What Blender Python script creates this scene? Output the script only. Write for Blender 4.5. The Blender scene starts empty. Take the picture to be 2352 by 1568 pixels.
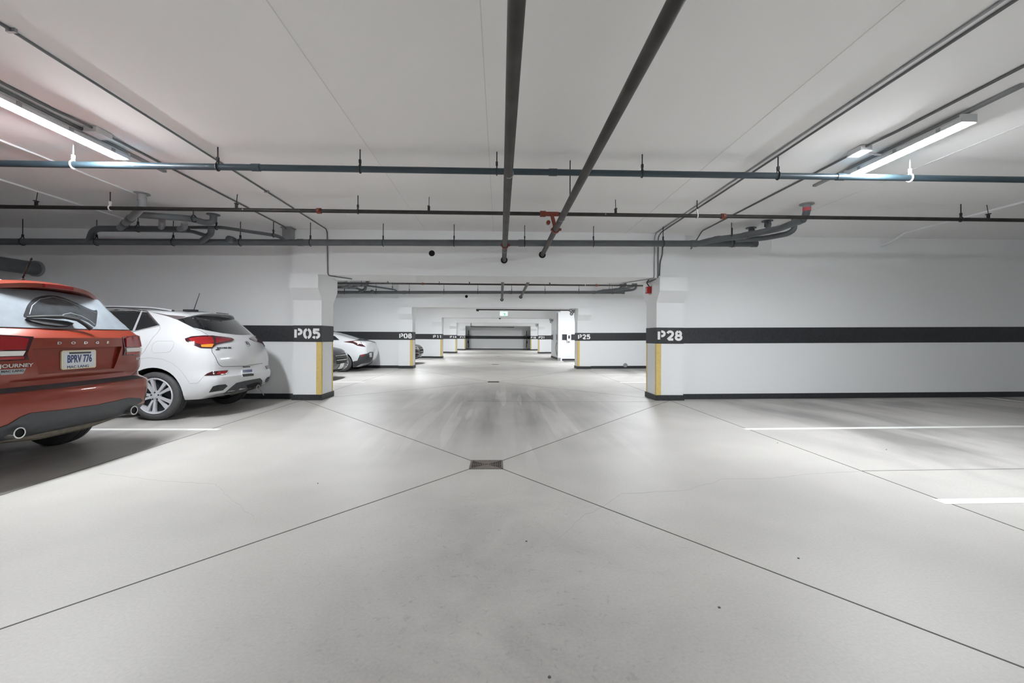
import bpy, bmesh, math, random
from mathutils import Vector, Matrix
from mathutils.bvhtree import BVHTree
from mathutils.geometry import delaunay_2d_cdt

scene = bpy.context.scene
C = scene.collection
random.seed(7)
V = Vector
PI = math.pi

# ------------------------------------------------------------------ camera
F_PX, IMG_W = 1000.0, 2352.0
CAM_H, YAW, ROLL = 1.2, math.atan(0.028), math.radians(0.3)
CX, CY = 1176.0, 776.2
fw = V((math.sin(YAW), math.cos(YAW), 0))
rt = V((math.cos(YAW), -math.sin(YAW), 0))
upv = V((0, 0, 1))
c_, s_ = math.cos(ROLL), math.sin(ROLL)
camR = c_ * rt + s_ * upv
camU = -s_ * rt + c_ * upv
cam_data = bpy.data.cameras.new('camera')
cam = bpy.data.objects.new('camera', cam_data)
C.objects.link(cam)
cam_data.sensor_width = 36.0
cam_data.lens = 36.0 * F_PX / IMG_W
cam_data.shift_y = -(784.0 - CY) / IMG_W
cam_data.clip_start = 0.05
M = Matrix.Identity(4)
for i in range(3):
    M[i][0], M[i][1], M[i][2] = camR[i], camU[i], -fw[i]
M[2][3] = CAM_H
cam.matrix_world = M
scene.camera = cam

# ------------------------------------------------------------------ world / colour
w = bpy.data.worlds.new('world')
scene.world = w
w.use_nodes = True
w.node_tree.nodes['Background'].inputs[0].default_value = (0.8, 0.85, 0.9, 1)
w.node_tree.nodes['Background'].inputs[1].default_value = 0.15
scene.view_settings.view_transform = 'Standard'
scene.view_settings.look = 'None'
scene.view_settings.gamma = 1.0
scene.view_settings.use_curve_mapping = False
scene.view_settings.exposure = 0.82
scene.cycles.diffuse_bounces = 6
scene.cycles.max_bounces = 8
scene.cycles.use_light_tree = False
scene.cycles.caustics_reflective = False
scene.cycles.caustics_refractive = False
scene.cycles.sample_clamp_indirect = 8.0
TUBE_STRENGTH = 235.0


# ------------------------------------------------------------------ measuring: a photo point on a known plane
def ray(px, py):
    return fw + camR * ((px - CX) / F_PX) - camU * ((py - CY) / F_PX)


def atY(px, py, y):
    v = ray(px, py)
    return V((0, 0, CAM_H)) + v * (y / v.y)


def atZ(px, py, z):
    v = ray(px, py)
    return V((0, 0, CAM_H)) + v * ((z - CAM_H) / v.z)


# ------------------------------------------------------------------ materials
MATS = {}


def mat(name, col, rough=0.5, metal=0.0, spec=0.5, noise=0.0, nscale=8.0, bump=0.0, bscale=60.0, coat=0.0, emit=None, estr=0.0,
        trans=0.0):
    if name in MATS:
        return MATS[name]
    m = bpy.data.materials.new(name)
    m.use_nodes = True
    nt = m.node_tree
    b = nt.nodes['Principled BSDF']
    b.inputs['Base Color'].default_value = (*col, 1)
    b.inputs['Roughness'].default_value = rough
    b.inputs['Metallic'].default_value = metal
    b.inputs['Specular IOR Level'].default_value = spec
    b.inputs['Coat Weight'].default_value = coat
    b.inputs['Coat Roughness'].default_value = 0.04
    if trans:
        b.inputs['Transmission Weight'].default_value = trans
    if emit:
        b.inputs['Emission Color'].default_value = (*emit, 1)
        b.inputs['Emission Strength'].default_value = estr
    tc = None
    if noise or bump:
        tc = nt.nodes.new('ShaderNodeTexCoord')
    if noise:
        n = nt.nodes.new('ShaderNodeTexNoise')
        n.inputs['Scale'].default_value = nscale
        n.inputs['Detail'].default_value = 2
        nt.links.new(tc.outputs['Object'], n.inputs['Vector'])
        r = nt.nodes.new('ShaderNodeMapRange')
        r.inputs[1].default_value = 0.3
        r.inputs[2].default_value = 0.7
        r.inputs[3].default_value = 1 - noise
        r.inputs[4].default_value = 1 + noise
        nt.links.new(n.outputs['Fac'], r.inputs[0])
        mx = nt.nodes.new('ShaderNodeMix')
        mx.data_type = 'RGBA'
        mx.blend_type = 'MULTIPLY'
        mx.inputs[0].default_value = 1
        mx.inputs[6].default_value = (*col, 1)
        nt.links.new(r.outputs[0], mx.inputs[7])
        nt.links.new(mx.outputs[2], b.inputs['Base Color'])
    if bump:
        n2 = nt.nodes.new('ShaderNodeTexNoise')
        n2.inputs['Scale'].default_value = bscale
        n2.inputs['Detail'].default_value = 4
        nt.links.new(tc.outputs['Object'], n2.inputs['Vector'])
        bp = nt.nodes.new('ShaderNodeBump')
        bp.inputs['Strength'].default_value = bump
        bp.inputs['Distance'].default_value = 0.01
        nt.links.new(n2.outputs['Fac'], bp.inputs['Height'])
        nt.links.new(bp.outputs[0], b.inputs['Normal'])
    MATS[name] = m
    return m


def floor_material():
    m = bpy.data.materials.new('concrete_floor')
    m.use_nodes = True
    nt = m.node_tree
    N, L = nt.nodes.new, nt.links.new
    b = nt.nodes['Principled BSDF']
    tc = N('ShaderNodeTexCoord')
    sep = N('ShaderNodeSeparateXYZ')
    L(tc.outputs['Object'], sep.inputs[0])

    def noise(scale, detail=5, rough=0.55, sx=1, sy=1, off=0.0, dist=0.0):
        mp = N('ShaderNodeMapping')
        mp.inputs['Scale'].default_value = (sx, sy, 1)
        mp.inputs['Location'].default_value = (off, off * 0.7, 0)
        L(tc.outputs['Object'], mp.inputs[0])
        n = N('ShaderNodeTexNoise')
        n.inputs['Scale'].default_value = scale
        n.inputs['Detail'].default_value = detail
        n.inputs['Roughness'].default_value = rough
        n.inputs['Distortion'].default_value = dist
        L(mp.outputs[0], n.inputs['Vector'])
        return n.outputs['Fac']

    def rng(v, a, b_, c, d):
        r = N('ShaderNodeMapRange')
        for i, q in enumerate((a, b_, c, d)):
            r.inputs[i + 1].default_value = q
        L(v, r.inputs[0])
        return r.outputs[0]

    def mth(op, a, b_=None):
        q = N('ShaderNodeMath')
        q.operation = op
        for i, v in enumerate((a, b_)):
            if v is None:
                continue
            if isinstance(v, (int, float)):
                q.inputs[i].default_value = v
            else:
                L(v, q.inputs[i])
        return q.outputs[0]

    # broad wear, fine grain and specks
    broad = rng(noise(0.5, 3, 0.6), 0.35, 0.7, 0.86, 1.10)
    fine = rng(noise(70, 2, 0.7, off=3), 0.3, 0.7, 0.94, 1.06)
    # traffic lane grime: strongest in the middle of the aisle
    lane = rng(mth('ABSOLUTE', mth('SUBTRACT', sep.outputs[0], 0.1)), 0.3, 2.3, 1.0, 0.0)
    ydep = rng(mth('ABSOLUTE', mth('SUBTRACT', sep.outputs[1], 7.6)), 1.5, 3.8, 1.0, 0.0)
    grime = rng(noise(1.3, 4, 0.68, off=5, dist=0.8), 0.38, 0.68, 0.25, 1.0)
    streak = rng(noise(1.0, 3, 0.6, sx=3.4, sy=0.30, off=2), 0.40, 0.64, 0.0, 1.0)
    near = rng(mth('ABSOLUTE', mth('SUBTRACT', sep.outputs[1], 2.2)), 0.4, 2.2, 0.9, 0.0)
    near = mth('MULTIPLY', near, rng(mth('ABSOLUTE', sep.outputs[0]), 0.25, 1.7, 1.0, 0.0))
    g1 = mth('MULTIPLY', mth('MULTIPLY', lane, ydep), mth('ADD', 0.35, mth('MULTIPLY', streak, 0.65)))
    fleck = rng(noise(21, 3, 0.7, off=9, dist=0.5), 0.60, 0.70, 0.0, 1.0)
    speck = mth('SUBTRACT', 1.0, mth('MULTIPLY', mth('MULTIPLY', fleck, near), 0.22))
    g2 = mth('MULTIPLY', mth('MULTIPLY', lane, near), grime)
    stall = rng(mth('ABSOLUTE', sep.outputs[0]), 3.2, 4.6, 0.0, 1.0)
    g3 = mth('MULTIPLY', stall, rng(noise(1.0, 3, 0.6, sx=1.15, sy=0.36, off=6.3, dist=0.5), 0.42, 0.66, 0.12, 1.0))
    tot = mth('ADD', mth('ADD', mth('MULTIPLY', g1, 0.42), mth('MULTIPLY', g2, 0.30)), mth('MULTIPLY', g3, 0.46))
    dirt = mth('SUBTRACT', 1.0, tot)
    # pale scrubbed tyre streaks
    pale = mth('MULTIPLY', mth('MULTIPLY', lane, ydep),
               rng(noise(1.0, 1, 0.5, sx=4.6, sy=0.28, off=14), 0.57, 0.60, 0.0, 0.24))
    k = mth('MULTIPLY', mth('MULTIPLY', broad, fine), mth('MULTIPLY', speck, mth('ADD', dirt, pale)))
    mx = N('ShaderNodeMix')
    mx.data_type = 'RGBA'
    mx.blend_type = 'MULTIPLY'
    mx.inputs[0].default_value = 1
    mx.inputs[6].default_value = (0.452, 0.434, 0.412, 1)
    L(k, mx.inputs[7])
    L(mx.outputs[2], b.inputs['Base Color'])
    b.inputs['Roughness'].default_value = 0.5
    b.inputs['Specular IOR Level'].default_value = 0.4
    return m


M_floor = floor_material()
M_ceil = mat('painted_ceiling', (0.90, 0.89, 0.885), 0.8)
M_wall = mat('white_wall_paint', (0.88, 0.89, 0.90), 0.6)
M_band = mat('black_paint', (0.028, 0.030, 0.034), 0.5, noise=0.25, nscale=30, bump=0.05, bscale=80)
M_letter = mat('white_stencil_paint', (0.93, 0.93, 0.92), 0.6)
M_yellow = mat('yellow_paint', (0.72, 0.55, 0.20), 0.55, noise=0.06, nscale=20)
M_line = mat('white_line_paint', (0.68, 0.68, 0.665), 0.6, noise=0.05, nscale=12)
M_joint = mat('joint_sealant', (0.09, 0.085, 0.08), 0.8)
M_seam = mat('ceiling_seam', (0.74, 0.735, 0.73), 0.8)
M_pvc = mat('grey_drain_pipe', (0.115, 0.128, 0.138), 0.38, noise=0.08, nscale=6)
M_pvcl = mat('light_grey_fitting', (0.30, 0.31, 0.32), 0.45, noise=0.08, nscale=6)
M_blue = mat('blue_grey_pipe', (0.030, 0.050, 0.064), 0.4, noise=0.08, nscale=5)
M_steel = mat('black_steel_pipe', (0.020, 0.018, 0.017), 0.5, metal=0.1, noise=0.35, nscale=9)
M_rust = mat('worn_steel_main', (0.030, 0.026, 0.023), 0.5, metal=0.1, noise=0.5, nscale=5)
M_red = mat('red_coupling', (0.17, 0.028, 0.014), 0.5, noise=0.15, nscale=30)
M_zinc = mat('zinc_conduit', (0.34, 0.35, 0.36), 0.4, metal=0.6)
M_dkcond = mat('grey_conduit', (0.13, 0.135, 0.14), 0.5)
M_whcond_lit_hanger = mat('white_conduit_lit_hanger', (0.78, 0.79, 0.80), 0.5)  # white of the conduits, also used as painted lamp glare on nearby hangers
M_rod = mat('threaded_rod', (0.035, 0.035, 0.037), 0.45, metal=0.4)
M_fixt = mat('fixture_housing', (0.62, 0.64, 0.65), 0.4)
M_tube = mat('lamp_diffuser', (0.9, 0.92, 0.95), 0.4, emit=(0.93, 0.97, 1.0), estr=TUBE_STRENGTH)
M_iron = mat('cast_iron_grate', (0.15, 0.128, 0.112), 0.6, metal=0.4, noise=0.3, nscale=60)
M_black = mat('dark_void', (0.006, 0.006, 0.006), 0.9)
M_plas = mat('black_plastic', (0.022, 0.023, 0.025), 0.5)
M_rub = mat('tyre_rubber', (0.055, 0.055, 0.057), 0.7, noise=0.15, nscale=25, bump=0.1, bscale=90)
M_alloy = mat('alloy_wheel', (0.62, 0.63, 0.66), 0.32, metal=0.35)
M_alloyd = mat('dark_alloy_pocket', (0.05, 0.055, 0.065), 0.35, metal=0.5)
M_chrome = mat('chrome', (0.75, 0.75, 0.75), 0.12, metal=1.0)
M_glass = mat('dark_car_glass', (0.012, 0.014, 0.016), 0.04, spec=0.9, coat=0.6)
M_dusty = mat('dusty_rear_glass', (0.20, 0.225, 0.25), 0.16, spec=0.9, noise=0.10, nscale=7, coat=0.5)
M_wiped = mat('wiped_rear_glass', (0.030, 0.032, 0.035), 0.12, spec=0.5, noise=0.2, nscale=9)
M_redcar = mat('copper_red_paint', (0.215, 0.026, 0.010), 0.3, metal=0.3, coat=0.7)
M_whcar = mat('white_car_paint', (0.62, 0.63, 0.645), 0.25, coat=1.0)
M_dkcar = mat('black_car_paint', (0.008, 0.008, 0.010), 0.35, coat=0.35)
M_lens = mat('red_lamp_lens', (0.30, 0.007, 0.011), 0.12, coat=0.8)
M_lensd = mat('dark_red_lens', (0.045, 0.006, 0.010), 0.12, coat=0.8)
M_lensw = mat('clear_lamp_lens', (0.72, 0.70, 0.68), 0.15, coat=0.8)
M_amber = mat('amber_lens', (0.75, 0.28, 0.03), 0.15, coat=0.8)
M_plate = mat('plate_white', (0.64, 0.66, 0.69), 0.4)
M_platefr = mat('plate_frame_cream', (0.72, 0.68, 0.50), 0.4)
M_pltxt = mat('plate_blue_text', (0.03, 0.05, 0.16), 0.5)
M_valance = mat('grey_valance_plastic', (0.045, 0.048, 0.053), 0.5, noise=0.08, nscale=20)
M_exh = mat('exhaust_metal', (0.16, 0.14, 0.11), 0.5, metal=0.6, noise=0.2, nscale=20)
M_sign = mat('lit_sign_face', (0.85, 0.95, 0.93), 0.4, emit=(0.85, 1.0, 0.97), estr=0.35)
M_green = mat('sign_green', (0.03, 0.35, 0.22), 0.5, emit=(0.03, 0.4, 0.25), estr=0.5)
M_alarm = mat('alarm_red', (0.50, 0.02, 0.02), 0.4)
M_sticker = mat('silver_sticker', (0.36, 0.37, 0.38), 0.35, metal=0.5)
M_gap = mat('panel_gap', (0.05, 0.05, 0.055), 0.8)


# ------------------------------------------------------------------ object helpers
def obj(name, verts, faces, m, parent=None, smooth=False, angle=0.6):
    me = bpy.data.meshes.new(name)
    off = V((0, 0, 0))
    if parent is not None and parent.get('_world', False):
        off = parent.matrix_world_loc if False else V(parent['_loc'])
    me.from_pydata([tuple(V(v) - off) for v in verts], [], faces)
    me.validate()
    me.update()
    bm = bmesh.new()
    bm.from_mesh(me)
    bmesh.ops.recalc_face_normals(bm, faces=bm.faces)
    bm.to_mesh(me)
    bm.free()
    if m is not None:
        me.materials.append(m)
    if smooth:
        me.polygons.foreach_set('use_smooth', [True] * len(me.polygons))
        me.set_sharp_from_angle(angle=angle)
    o = bpy.data.objects.new(name, me)
    C.objects.link(o)
    if parent is not None:
        o.parent = parent
        if parent.get('_world', False):
            o['_world'] = True
            o['_loc'] = (0, 0, 0)
            o['_loc'] = tuple(off)
    return o


def tag(o, label, cat=None, group=None, kind=None):
    if label:
        o['label'] = label
    if cat:
        o['category'] = cat
    if group:
        o['group'] = group
    if kind:
        o['kind'] = kind
    return o


def thing(name, loc, label, cat, group=None, rz=0.0, world=True):
    """Empty at the base of a thing; parts may be written in world coordinates when world is set."""
    o = bpy.data.objects.new(name, None)
    o.empty_display_size = 0.1
    C.objects.link(o)
    o.location = loc
    o.rotation_euler = (0, 0, rz)
    if world:
        o['_world'] = True
        o['_loc'] = tuple(loc)
    return tag(o, label, cat, group)


class MB:
    def __init__(s):
        s.v, s.f = [], []

    def add(s, vs, fs):
        n = len(s.v)
        s.v += [V(q) for q in vs]
        s.f += [tuple(i + n for i in q) for q in fs]
        return s

    def box(s, a, b):
        x0, y0, z0 = a
        x1, y1, z1 = b
        vs = [(x, y, z) for z in (z0, z1) for y in (y0, y1) for x in (x0, x1)]
        return s.add(vs, [(0, 2, 3, 1), (4, 5, 7, 6), (0, 1, 5, 4), (2, 6, 7, 3), (0, 4, 6, 2), (1, 3, 7, 5)])

    def prism(s, poly, fn, d0, d1):
        """poly: 2D outline; fn(u, v, d) -> 3D point; extruded from d0 to d1."""
        n = len(poly)
        vs = [fn(u, v, d) for d in (d0, d1) for u, v in poly]
        fs = [tuple(range(n))[::-1], tuple(range(n, 2 * n))]
        fs += [(i, (i + 1) % n, n + (i + 1) % n, n + i) for i in range(n)]
        return s.add(vs, fs)

    def tube(s, pts, r, n=12, caps=True, r2=None):
        pts = [V(p) for p in pts]
        rs = r if isinstance(r, (list, tuple)) else [r] * len(pts)
        rings = []
        ref = None
        for i, p in enumerate(pts):
            if i == 0:
                d = pts[1] - p
            elif i == len(pts) - 1:
                d = p - pts[i - 1]
            else:
                d = (p - pts[i - 1]).normalized() + (pts[i + 1] - p).normalized()
            d.normalize()
            if ref is None:
                ref = V((0, 0, 1)) if abs(d.z) < 0.9 else V((1, 0, 0))
            a = d.cross(ref)
            if a.length < 1e-4:
                a = d.orthogonal()
            a.normalize()
            b = a.cross(d).normalized()
            ref = b
            k = 1.0
            if 0 < i < len(pts) - 1:
                k = 1.0
            rings.append([p + (a * math.cos(2 * PI * j / n) + b * math.sin(2 * PI * j / n)) * rs[i] * k for j in range(n)])
        vs = [q for ring in rings for q in ring]
        fs = []
        for i in range(len(rings) - 1):
            for j in range(n):
                fs.append((i * n + j, i * n + (j + 1) % n, (i + 1) * n + (j + 1) % n, (i + 1) * n + j))
        if caps:
            fs.append(tuple(range(n))[::-1])
            fs.append(tuple(range((len(rings) - 1) * n, len(rings) * n)))
        return s.add(vs, fs)

    def lathe(s, prof, o, axis, n=24):
        """prof: (distance along axis, radius) pairs."""
        axis = V(axis).normalized()
        a = axis.orthogonal().normalized()
        b = axis.cross(a)
        o = V(o)
        vs, fs = [], []
        for h, r in prof:
            for j in range(n):
                vs.append(o + axis * h + (a * math.cos(2 * PI * j / n) + b * math.sin(2 * PI * j / n)) * max(r, 1e-4))
        for i in range(len(prof) - 1):
            for j in range(n):
                fs.append((i * n + j, i * n + (j + 1) % n, (i + 1) * n + (j + 1) % n, (i + 1) * n + j))
        return s.add(vs, fs)

    def build(s, name, m, parent=None, smooth=False, angle=0.6):
        return obj(name, s.v, s.f, m, parent, smooth, angle)


def curve_pts(pts, r=0.06, n=4):
    """round the corners of a polyline"""
    pts = [V(p) for p in pts]
    out = [pts[0]]
    for i in range(1, len(pts) - 1):
        p, a, b = pts[i], pts[i - 1], pts[i + 1]
        da, db = (a - p), (b - p)
        ra = min(r, da.length * 0.45, db.length * 0.45)
        s, e = p + da.normalized() * ra, p + db.normalized() * ra
        for k in range(n + 1):
            t = k / n
            out.append(s * (1 - t) ** 2 + p * 2 * t * (1 - t) + e * t * t)
    out.append(pts[-1])
    return out


def text_obj(name, body, size, m, parent, mtx, extrude=0.001, offset=0.0, sx=1.0):
    cu = bpy.data.curves.new(name, 'FONT')
    cu.body = body
    cu.size = size
    cu.extrude = extrude
    cu.offset = offset
    cu.align_x = 'CENTER'
    cu.align_y = 'CENTER'
    cu.resolution_u = 3
    t = bpy.data.objects.new(name + '_tmp', cu)
    C.objects.link(t)
    dg = bpy.context.evaluated_depsgraph_get()
    me = bpy.data.meshes.new_from_object(t.evaluated_get(dg))
    bpy.data.objects.remove(t)
    bpy.data.curves.remove(cu)
    me.transform(mtx @ Matrix.Diagonal((sx, 1, 1, 1)))
    me.materials.clear()
    me.materials.append(m)
    o = bpy.data.objects.new(name, me)
    C.objects.link(o)
    o.parent = parent
    return o


def copy_tree(o, parent=None):
    c = o.copy()
    C.objects.link(c)
    c.parent = parent
    for ch in o.children:
        copy_tree(ch, c)
    return c


# ------------------------------------------------------------------ layout constants (metres)
CEIL = 3.25
LINE0, STEP = 8.40, 8.65                    # first column line in view, spacing
LINES = [LINE0 + STEP * k for k in (-1, 0, 1, 2, 3, 4)]
CL0, CL1 = -3.93, -3.40                     # left column x range
CR0, CR1 = 3.05, 3.58                       # right column
CD = 0.58                                   # column depth
BEAM_Z = 2.39
WALL_OFF, WALL_T = 0.15, 0.26
X_OUT = 12.0
Y_BACK, Y_FAR = -8.5, 45.2
BAND0, BAND1, BASE = 1.107, 1.42, 0.105
SLOPE0, SLOPE = 3.32, 0.0088                # stalls on the right rise gently to the outer wall


def slp(x):
    return max(0.0, x - SLOPE0) * SLOPE


# ------------------------------------------------------------------ shell
fl = MB()
xs = [-X_OUT, -3.7, 0, SLOPE0, X_OUT]
top = [(x, y, slp(x)) for y in (Y_BACK, Y_FAR + 0.3) for x in xs]
bot = [(x, y, -0.2) for y in (Y_BACK, Y_FAR + 0.3) for x in xs]
n = len(xs)
fs = [(i, i + 1, n + i + 1, n + i) for i in range(n - 1)]
fs += [(2 * n + i, 3 * n + i, 3 * n + i + 1, 2 * n + i + 1) for i in range(n - 1)]
fs += [(0, n, 3 * n, 2 * n), (n - 1, 3 * n - 1, 4 * n - 1, 2 * n - 1)]
fs += [(i, 2 * n + i, 2 * n + i + 1, i + 1) for i in range(n - 1)] + [(n + i, n + i + 1, 3 * n + i + 1, 3 * n + i) for i in range(n - 1)]
fl.add(top + bot, fs)
floor = tag(fl.build('floor', M_floor), 'pale grey worn concrete garage floor with tyre scuffs', kind='structure')


def strip(pts, wd, z, m, name, parent):
    """thin flat strip on the floor along a polyline"""
    mb = MB()
    for a, b in zip(pts[:-1], pts[1:]):
        a, b = V((*a, 0)), V((*b, 0))
        d = (b - a).normalized()
        s = V((-d.y, d.x, 0)) * wd / 2
        q = [a - s, a + s, b + s, b - s]
        lo = [(p.x, p.y, slp(p.x) - 0.002) for p in q]
        hi = [(p.x, p.y, slp(p.x) + z) for p in q]
        mb.add(lo + hi, [(0, 1, 2, 3), (4, 7, 6, 5), (0, 4, 5, 1), (1, 5, 6, 2), (2, 6, 7, 3), (3, 7, 4, 0)])
    return mb.build(name, m, parent)


# saw-cut joints
strip([(3.32, Y_BACK), (3.32, Y_FAR)], 0.010, 0.0012, M_joint, 'floor_joint', floor)
strip([(-3.74, Y_BACK), (-3.74, Y_FAR)], 0.010, 0.0012, M_joint, 'floor_joint', floor)
DRAINS = [(-0.12, 4.13), (-0.17, 11.9), (-0.2, 19.8), (-0.1, 28.6)]
for k, (dx, dy) in enumerate(DRAINS):
    y0, y1 = LINE0 + STEP * (k - 1), LINE0 + STEP * k
    wj = 0.010 if k == 0 else 0.008
    for (cx_, cy_, ex, ey) in ((-0.155, -0.14, -3.74, y0), (0.155, -0.14, 3.32, y0), (-0.155, 0.14, -3.74, y1), (0.155, 0.14, 3.32, y1)):
        strip([(dx + cx_, dy + cy_), (ex, ey)], wj, 0.0012, M_joint, 'floor_joint', floor)
strip([(3.33, 3.90), (X_OUT, 3.92)], 0.008, 0.0012, M_joint, 'floor_joint', floor)
strip([(3.32, 8.2), (-0.6, 8.28)], 0.005, 0.0010, M_joint, 'floor_joint', floor)
# hairline cracks
for pts in ([(0.95, 3.35), (1.5, 3.42), (1.9, 3.68), (2.35, 3.70), (2.8, 3.82), (3.28, 3.88)],
            [(-3.5, 3.9), (-2.9, 3.72), (-2.3, 3.6), (-1.9, 3.2), (-1.6, 2.9)],
            [(0.3, 2.5), (0.55, 2.9), (0.75, 3.1), (0.95, 3.35)]):
    fine = [pts[0]]
    for a, b in zip(pts[:-1], pts[1:]):
        k = max(2, int(math.hypot(b[0] - a[0], b[1] - a[1]) / 0.07))
        for j in range(1, k + 1):
            t = j / k
            jit = 0.012 if j < k else 0.0
            fine.append((a[0] + (b[0] - a[0]) * t + random.uniform(-jit, jit), a[1] + (b[1] - a[1]) * t + random.uniform(-jit, jit)))
    pts = fine
    strip(pts, 0.0024, 0.0008, mat('crack', (0.40, 0.385, 0.37), 0.9), 'floor_crack', floor)
# small pebbles and chips on the slab
for (px, py) in ((1209, 1243), (730, 1110), (1262, 1555), (1652, 1395), (1786, 1017), (1834, 1282), (2036, 1034)):
    p = atZ(px, py, 0)
    r = 0.006
    MB().lathe([(0, r), (0.003, r * 0.9), (0.005, 0.001)], (p.x, p.y, slp(p.x)), (0, 0, 1), 7).build('floor_chip', M_joint, floor)

# stall lines: (x0, x1, y)
for k in range(-1, 5):
    y0 = LINE0 + STEP * (k - 1)
    for yy in (y0 + 3.40, y0 + 5.98):
        strip([(-9.6, yy + 0.03), (-3.62, yy)], 0.10, 0.0015, M_line, 'parking_line', floor)
        if k < 2:
            strip([(3.27, yy), (9.8, yy + 0.01)], 0.10, 0.0015, M_line, 'parking_line', floor)
    if k < 2:
        strip([(9.80, y0 + 0.6), (9.80, y0 + STEP + 0.1)], 0.10, 0.0014, M_line, 'parking_line', floor)

ceiling = tag(MB().box((-X_OUT, Y_BACK, CEIL), (X_OUT, Y_FAR + 0.3, CEIL + 0.2)).build('ceiling', M_ceil),
              'off-white painted concrete ceiling slab', kind='structure')
for x in (-1.43, -0.13, 2.43, 4.95):
    MB().box((x - 0.004, Y_BACK, CEIL - 0.003), (x + 0.004, LINE0, CEIL + 0.01)).build('formwork_seam', M_seam, ceiling)

wl = MB().box((-X_OUT - 0.2, Y_BACK, -0.2), (-X_OUT, Y_FAR + 0.3, CEIL + 0.2)).build('wall_left', M_wall)
tag(wl, 'white painted outer wall behind the left stalls', kind='structure')
wr = MB().box((X_OUT, Y_BACK, -0.2), (X_OUT + 0.2, Y_FAR + 0.3, CEIL + 0.2)).build('wall_right', M_wall)
tag(wr, 'white painted outer wall behind the right stalls', kind='structure')
wb = MB().box((-X_OUT - 0.2, Y_BACK - 0.2, -0.2), (X_OUT + 0.2, Y_BACK, CEIL + 0.2)).build('wall_back', M_wall)
tag(wb, 'white painted wall closing the near end of the aisle', kind='structure')
wf = MB().box((-X_OUT - 0.2, Y_FAR, -0.2), (X_OUT + 0.2, Y_FAR + 0.3, CEIL + 0.2)).build('wall_far', M_wall)
tag(wf, 'white wall with black stripe closing the far end of the aisle', kind='structure')
MB().box((-4.5, Y_FAR - 0.004, BAND0), (4.5, Y_FAR + 0.01, BAND1)).build('paint_band', M_band, wf)
MB().box((-4.5, Y_FAR - 0.012, 0), (4.5, Y_FAR + 0.01, BASE)).build('base_band', M_band, wf)


# ------------------------------------------------------------------ stencil numbers
def arc(cx, cy, rx, ry, a0, a1, n=7):
    return [(cx + rx * math.cos(math.radians(a0 + (a1 - a0) * i / n)), cy + ry * math.sin(math.radians(a0 + (a1 - a0) * i / n)))
            for i in range(n + 1)]


GLYPH = {  # strokes in a 0.62 x 1 box (stroke centre lines), stencil bridges left open
    'P': [[(0.10, 0.11), (0.10, 0.89)], [(0.27, 0.89)] + arc(0.30, 0.67, 0.21, 0.22, 90, -90, 8) + [(0.27, 0.45)]],
    '0': [arc(0.28, 0.5, 0.185, 0.39, 92, 268, 12), arc(0.335, 0.5, 0.185, 0.39, 88, -88, 12)],
    '1': [[(0.14, 0.74), (0.32, 0.87), (0.32, 0.11)]],
    '2': [arc(0.30, 0.66, 0.20, 0.23, 165, -10, 8) + [(0.42, 0.47), (0.12, 0.12)], [(0.20, 0.12), (0.53, 0.12)]],
    '4': [[(0.40, 0.11), (0.40, 0.88)], [(0.36, 0.86), (0.09, 0.36), (0.55, 0.36)]],
    '5': [[(0.52, 0.88), (0.09, 0.88)], [(0.16, 0.86), (0.16, 0.53)], [(0.12, 0.55), (0.28, 0.60)] + arc(0.29, 0.36, 0.22, 0.245, 80, -85, 8), arc(0.26, 0.36, 0.19, 0.245, -95, -150, 4)],
    '7': [[(0.09, 0.88), (0.50, 0.88), (0.26, 0.11)]],
    '8': [arc(0.30, 0.69, 0.17, 0.20, 85, -265, 12), arc(0.30, 0.31, 0.20, 0.21, 95, 445, 14)],
    'O': [arc(0.30, 0.5, 0.20, 0.39, 0, 360, 14)],
}


def ribbon(pts, wd):
    """2D stroke outline as a closed polygon"""
    pts = [V((*p, 0)) for p in pts]
    L, R = [], []
    for i, p in enumerate(pts):
        d = (pts[min(i + 1, len(pts) - 1)] - pts[max(i - 1, 0)]).normalized()
        nrm = V((-d.y, d.x, 0)) * wd / 2
        L.append(p + nrm)
        R.append(p - nrm)
    return L, R


def stencil(txt, x0, x1, z0, z1, y, parent, loc=(0, 0, 0)):
    h = z1 - z0
    adv = (x1 - x0) / len(txt)
    kx = adv / 0.63
    for i, ch in enumerate(txt):
        if ch == ' ':
            continue
        mb = MB()
        for si, st in enumerate(GLYPH[ch]):
            L, R = ribbon([(p[0] * kx, p[1] * h) for p in st], 0.235 * h)
            vs = []
            for d in (0.0, -0.003 - 0.0008 * si):
                vs += [(x0 + i * adv + q.x, y + d, z0 + q.y) for q in L]
                vs += [(x0 + i * adv + q.x, y + d, z0 + q.y) for q in R]
            m_ = len(L)
            fs = []
            for j in range(m_ - 1):
                fs += [(j, j + 1, m_ + j + 1, m_ + j), (2 * m_ + j, 3 * m_ + j, 3 * m_ + j + 1, 2 * m_ + j + 1),
                       (j, 2 * m_ + j, 2 * m_ + j + 1, j + 1), (m_ + j, m_ + j + 1, 3 * m_ + j + 1, 3 * m_ + j)]
            fs += [(0, m_, 3 * m_, 2 * m_), (m_ - 1, 3 * m_ - 1, 4 * m_ - 1, 2 * m_ - 1)]
            mb.add(vs, fs)
        mb.build('stencil_letter', M_letter, parent)


# ------------------------------------------------------------------ columns, beams, partition walls
LNUM = {1: 'P05', 2: 'P08', 3: 'P11', 4: 'P14', 5: 'P17'}
RNUM = {1: 'P28', 2: 'P25', 4: 'P21', 5: 'P18'}


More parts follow.
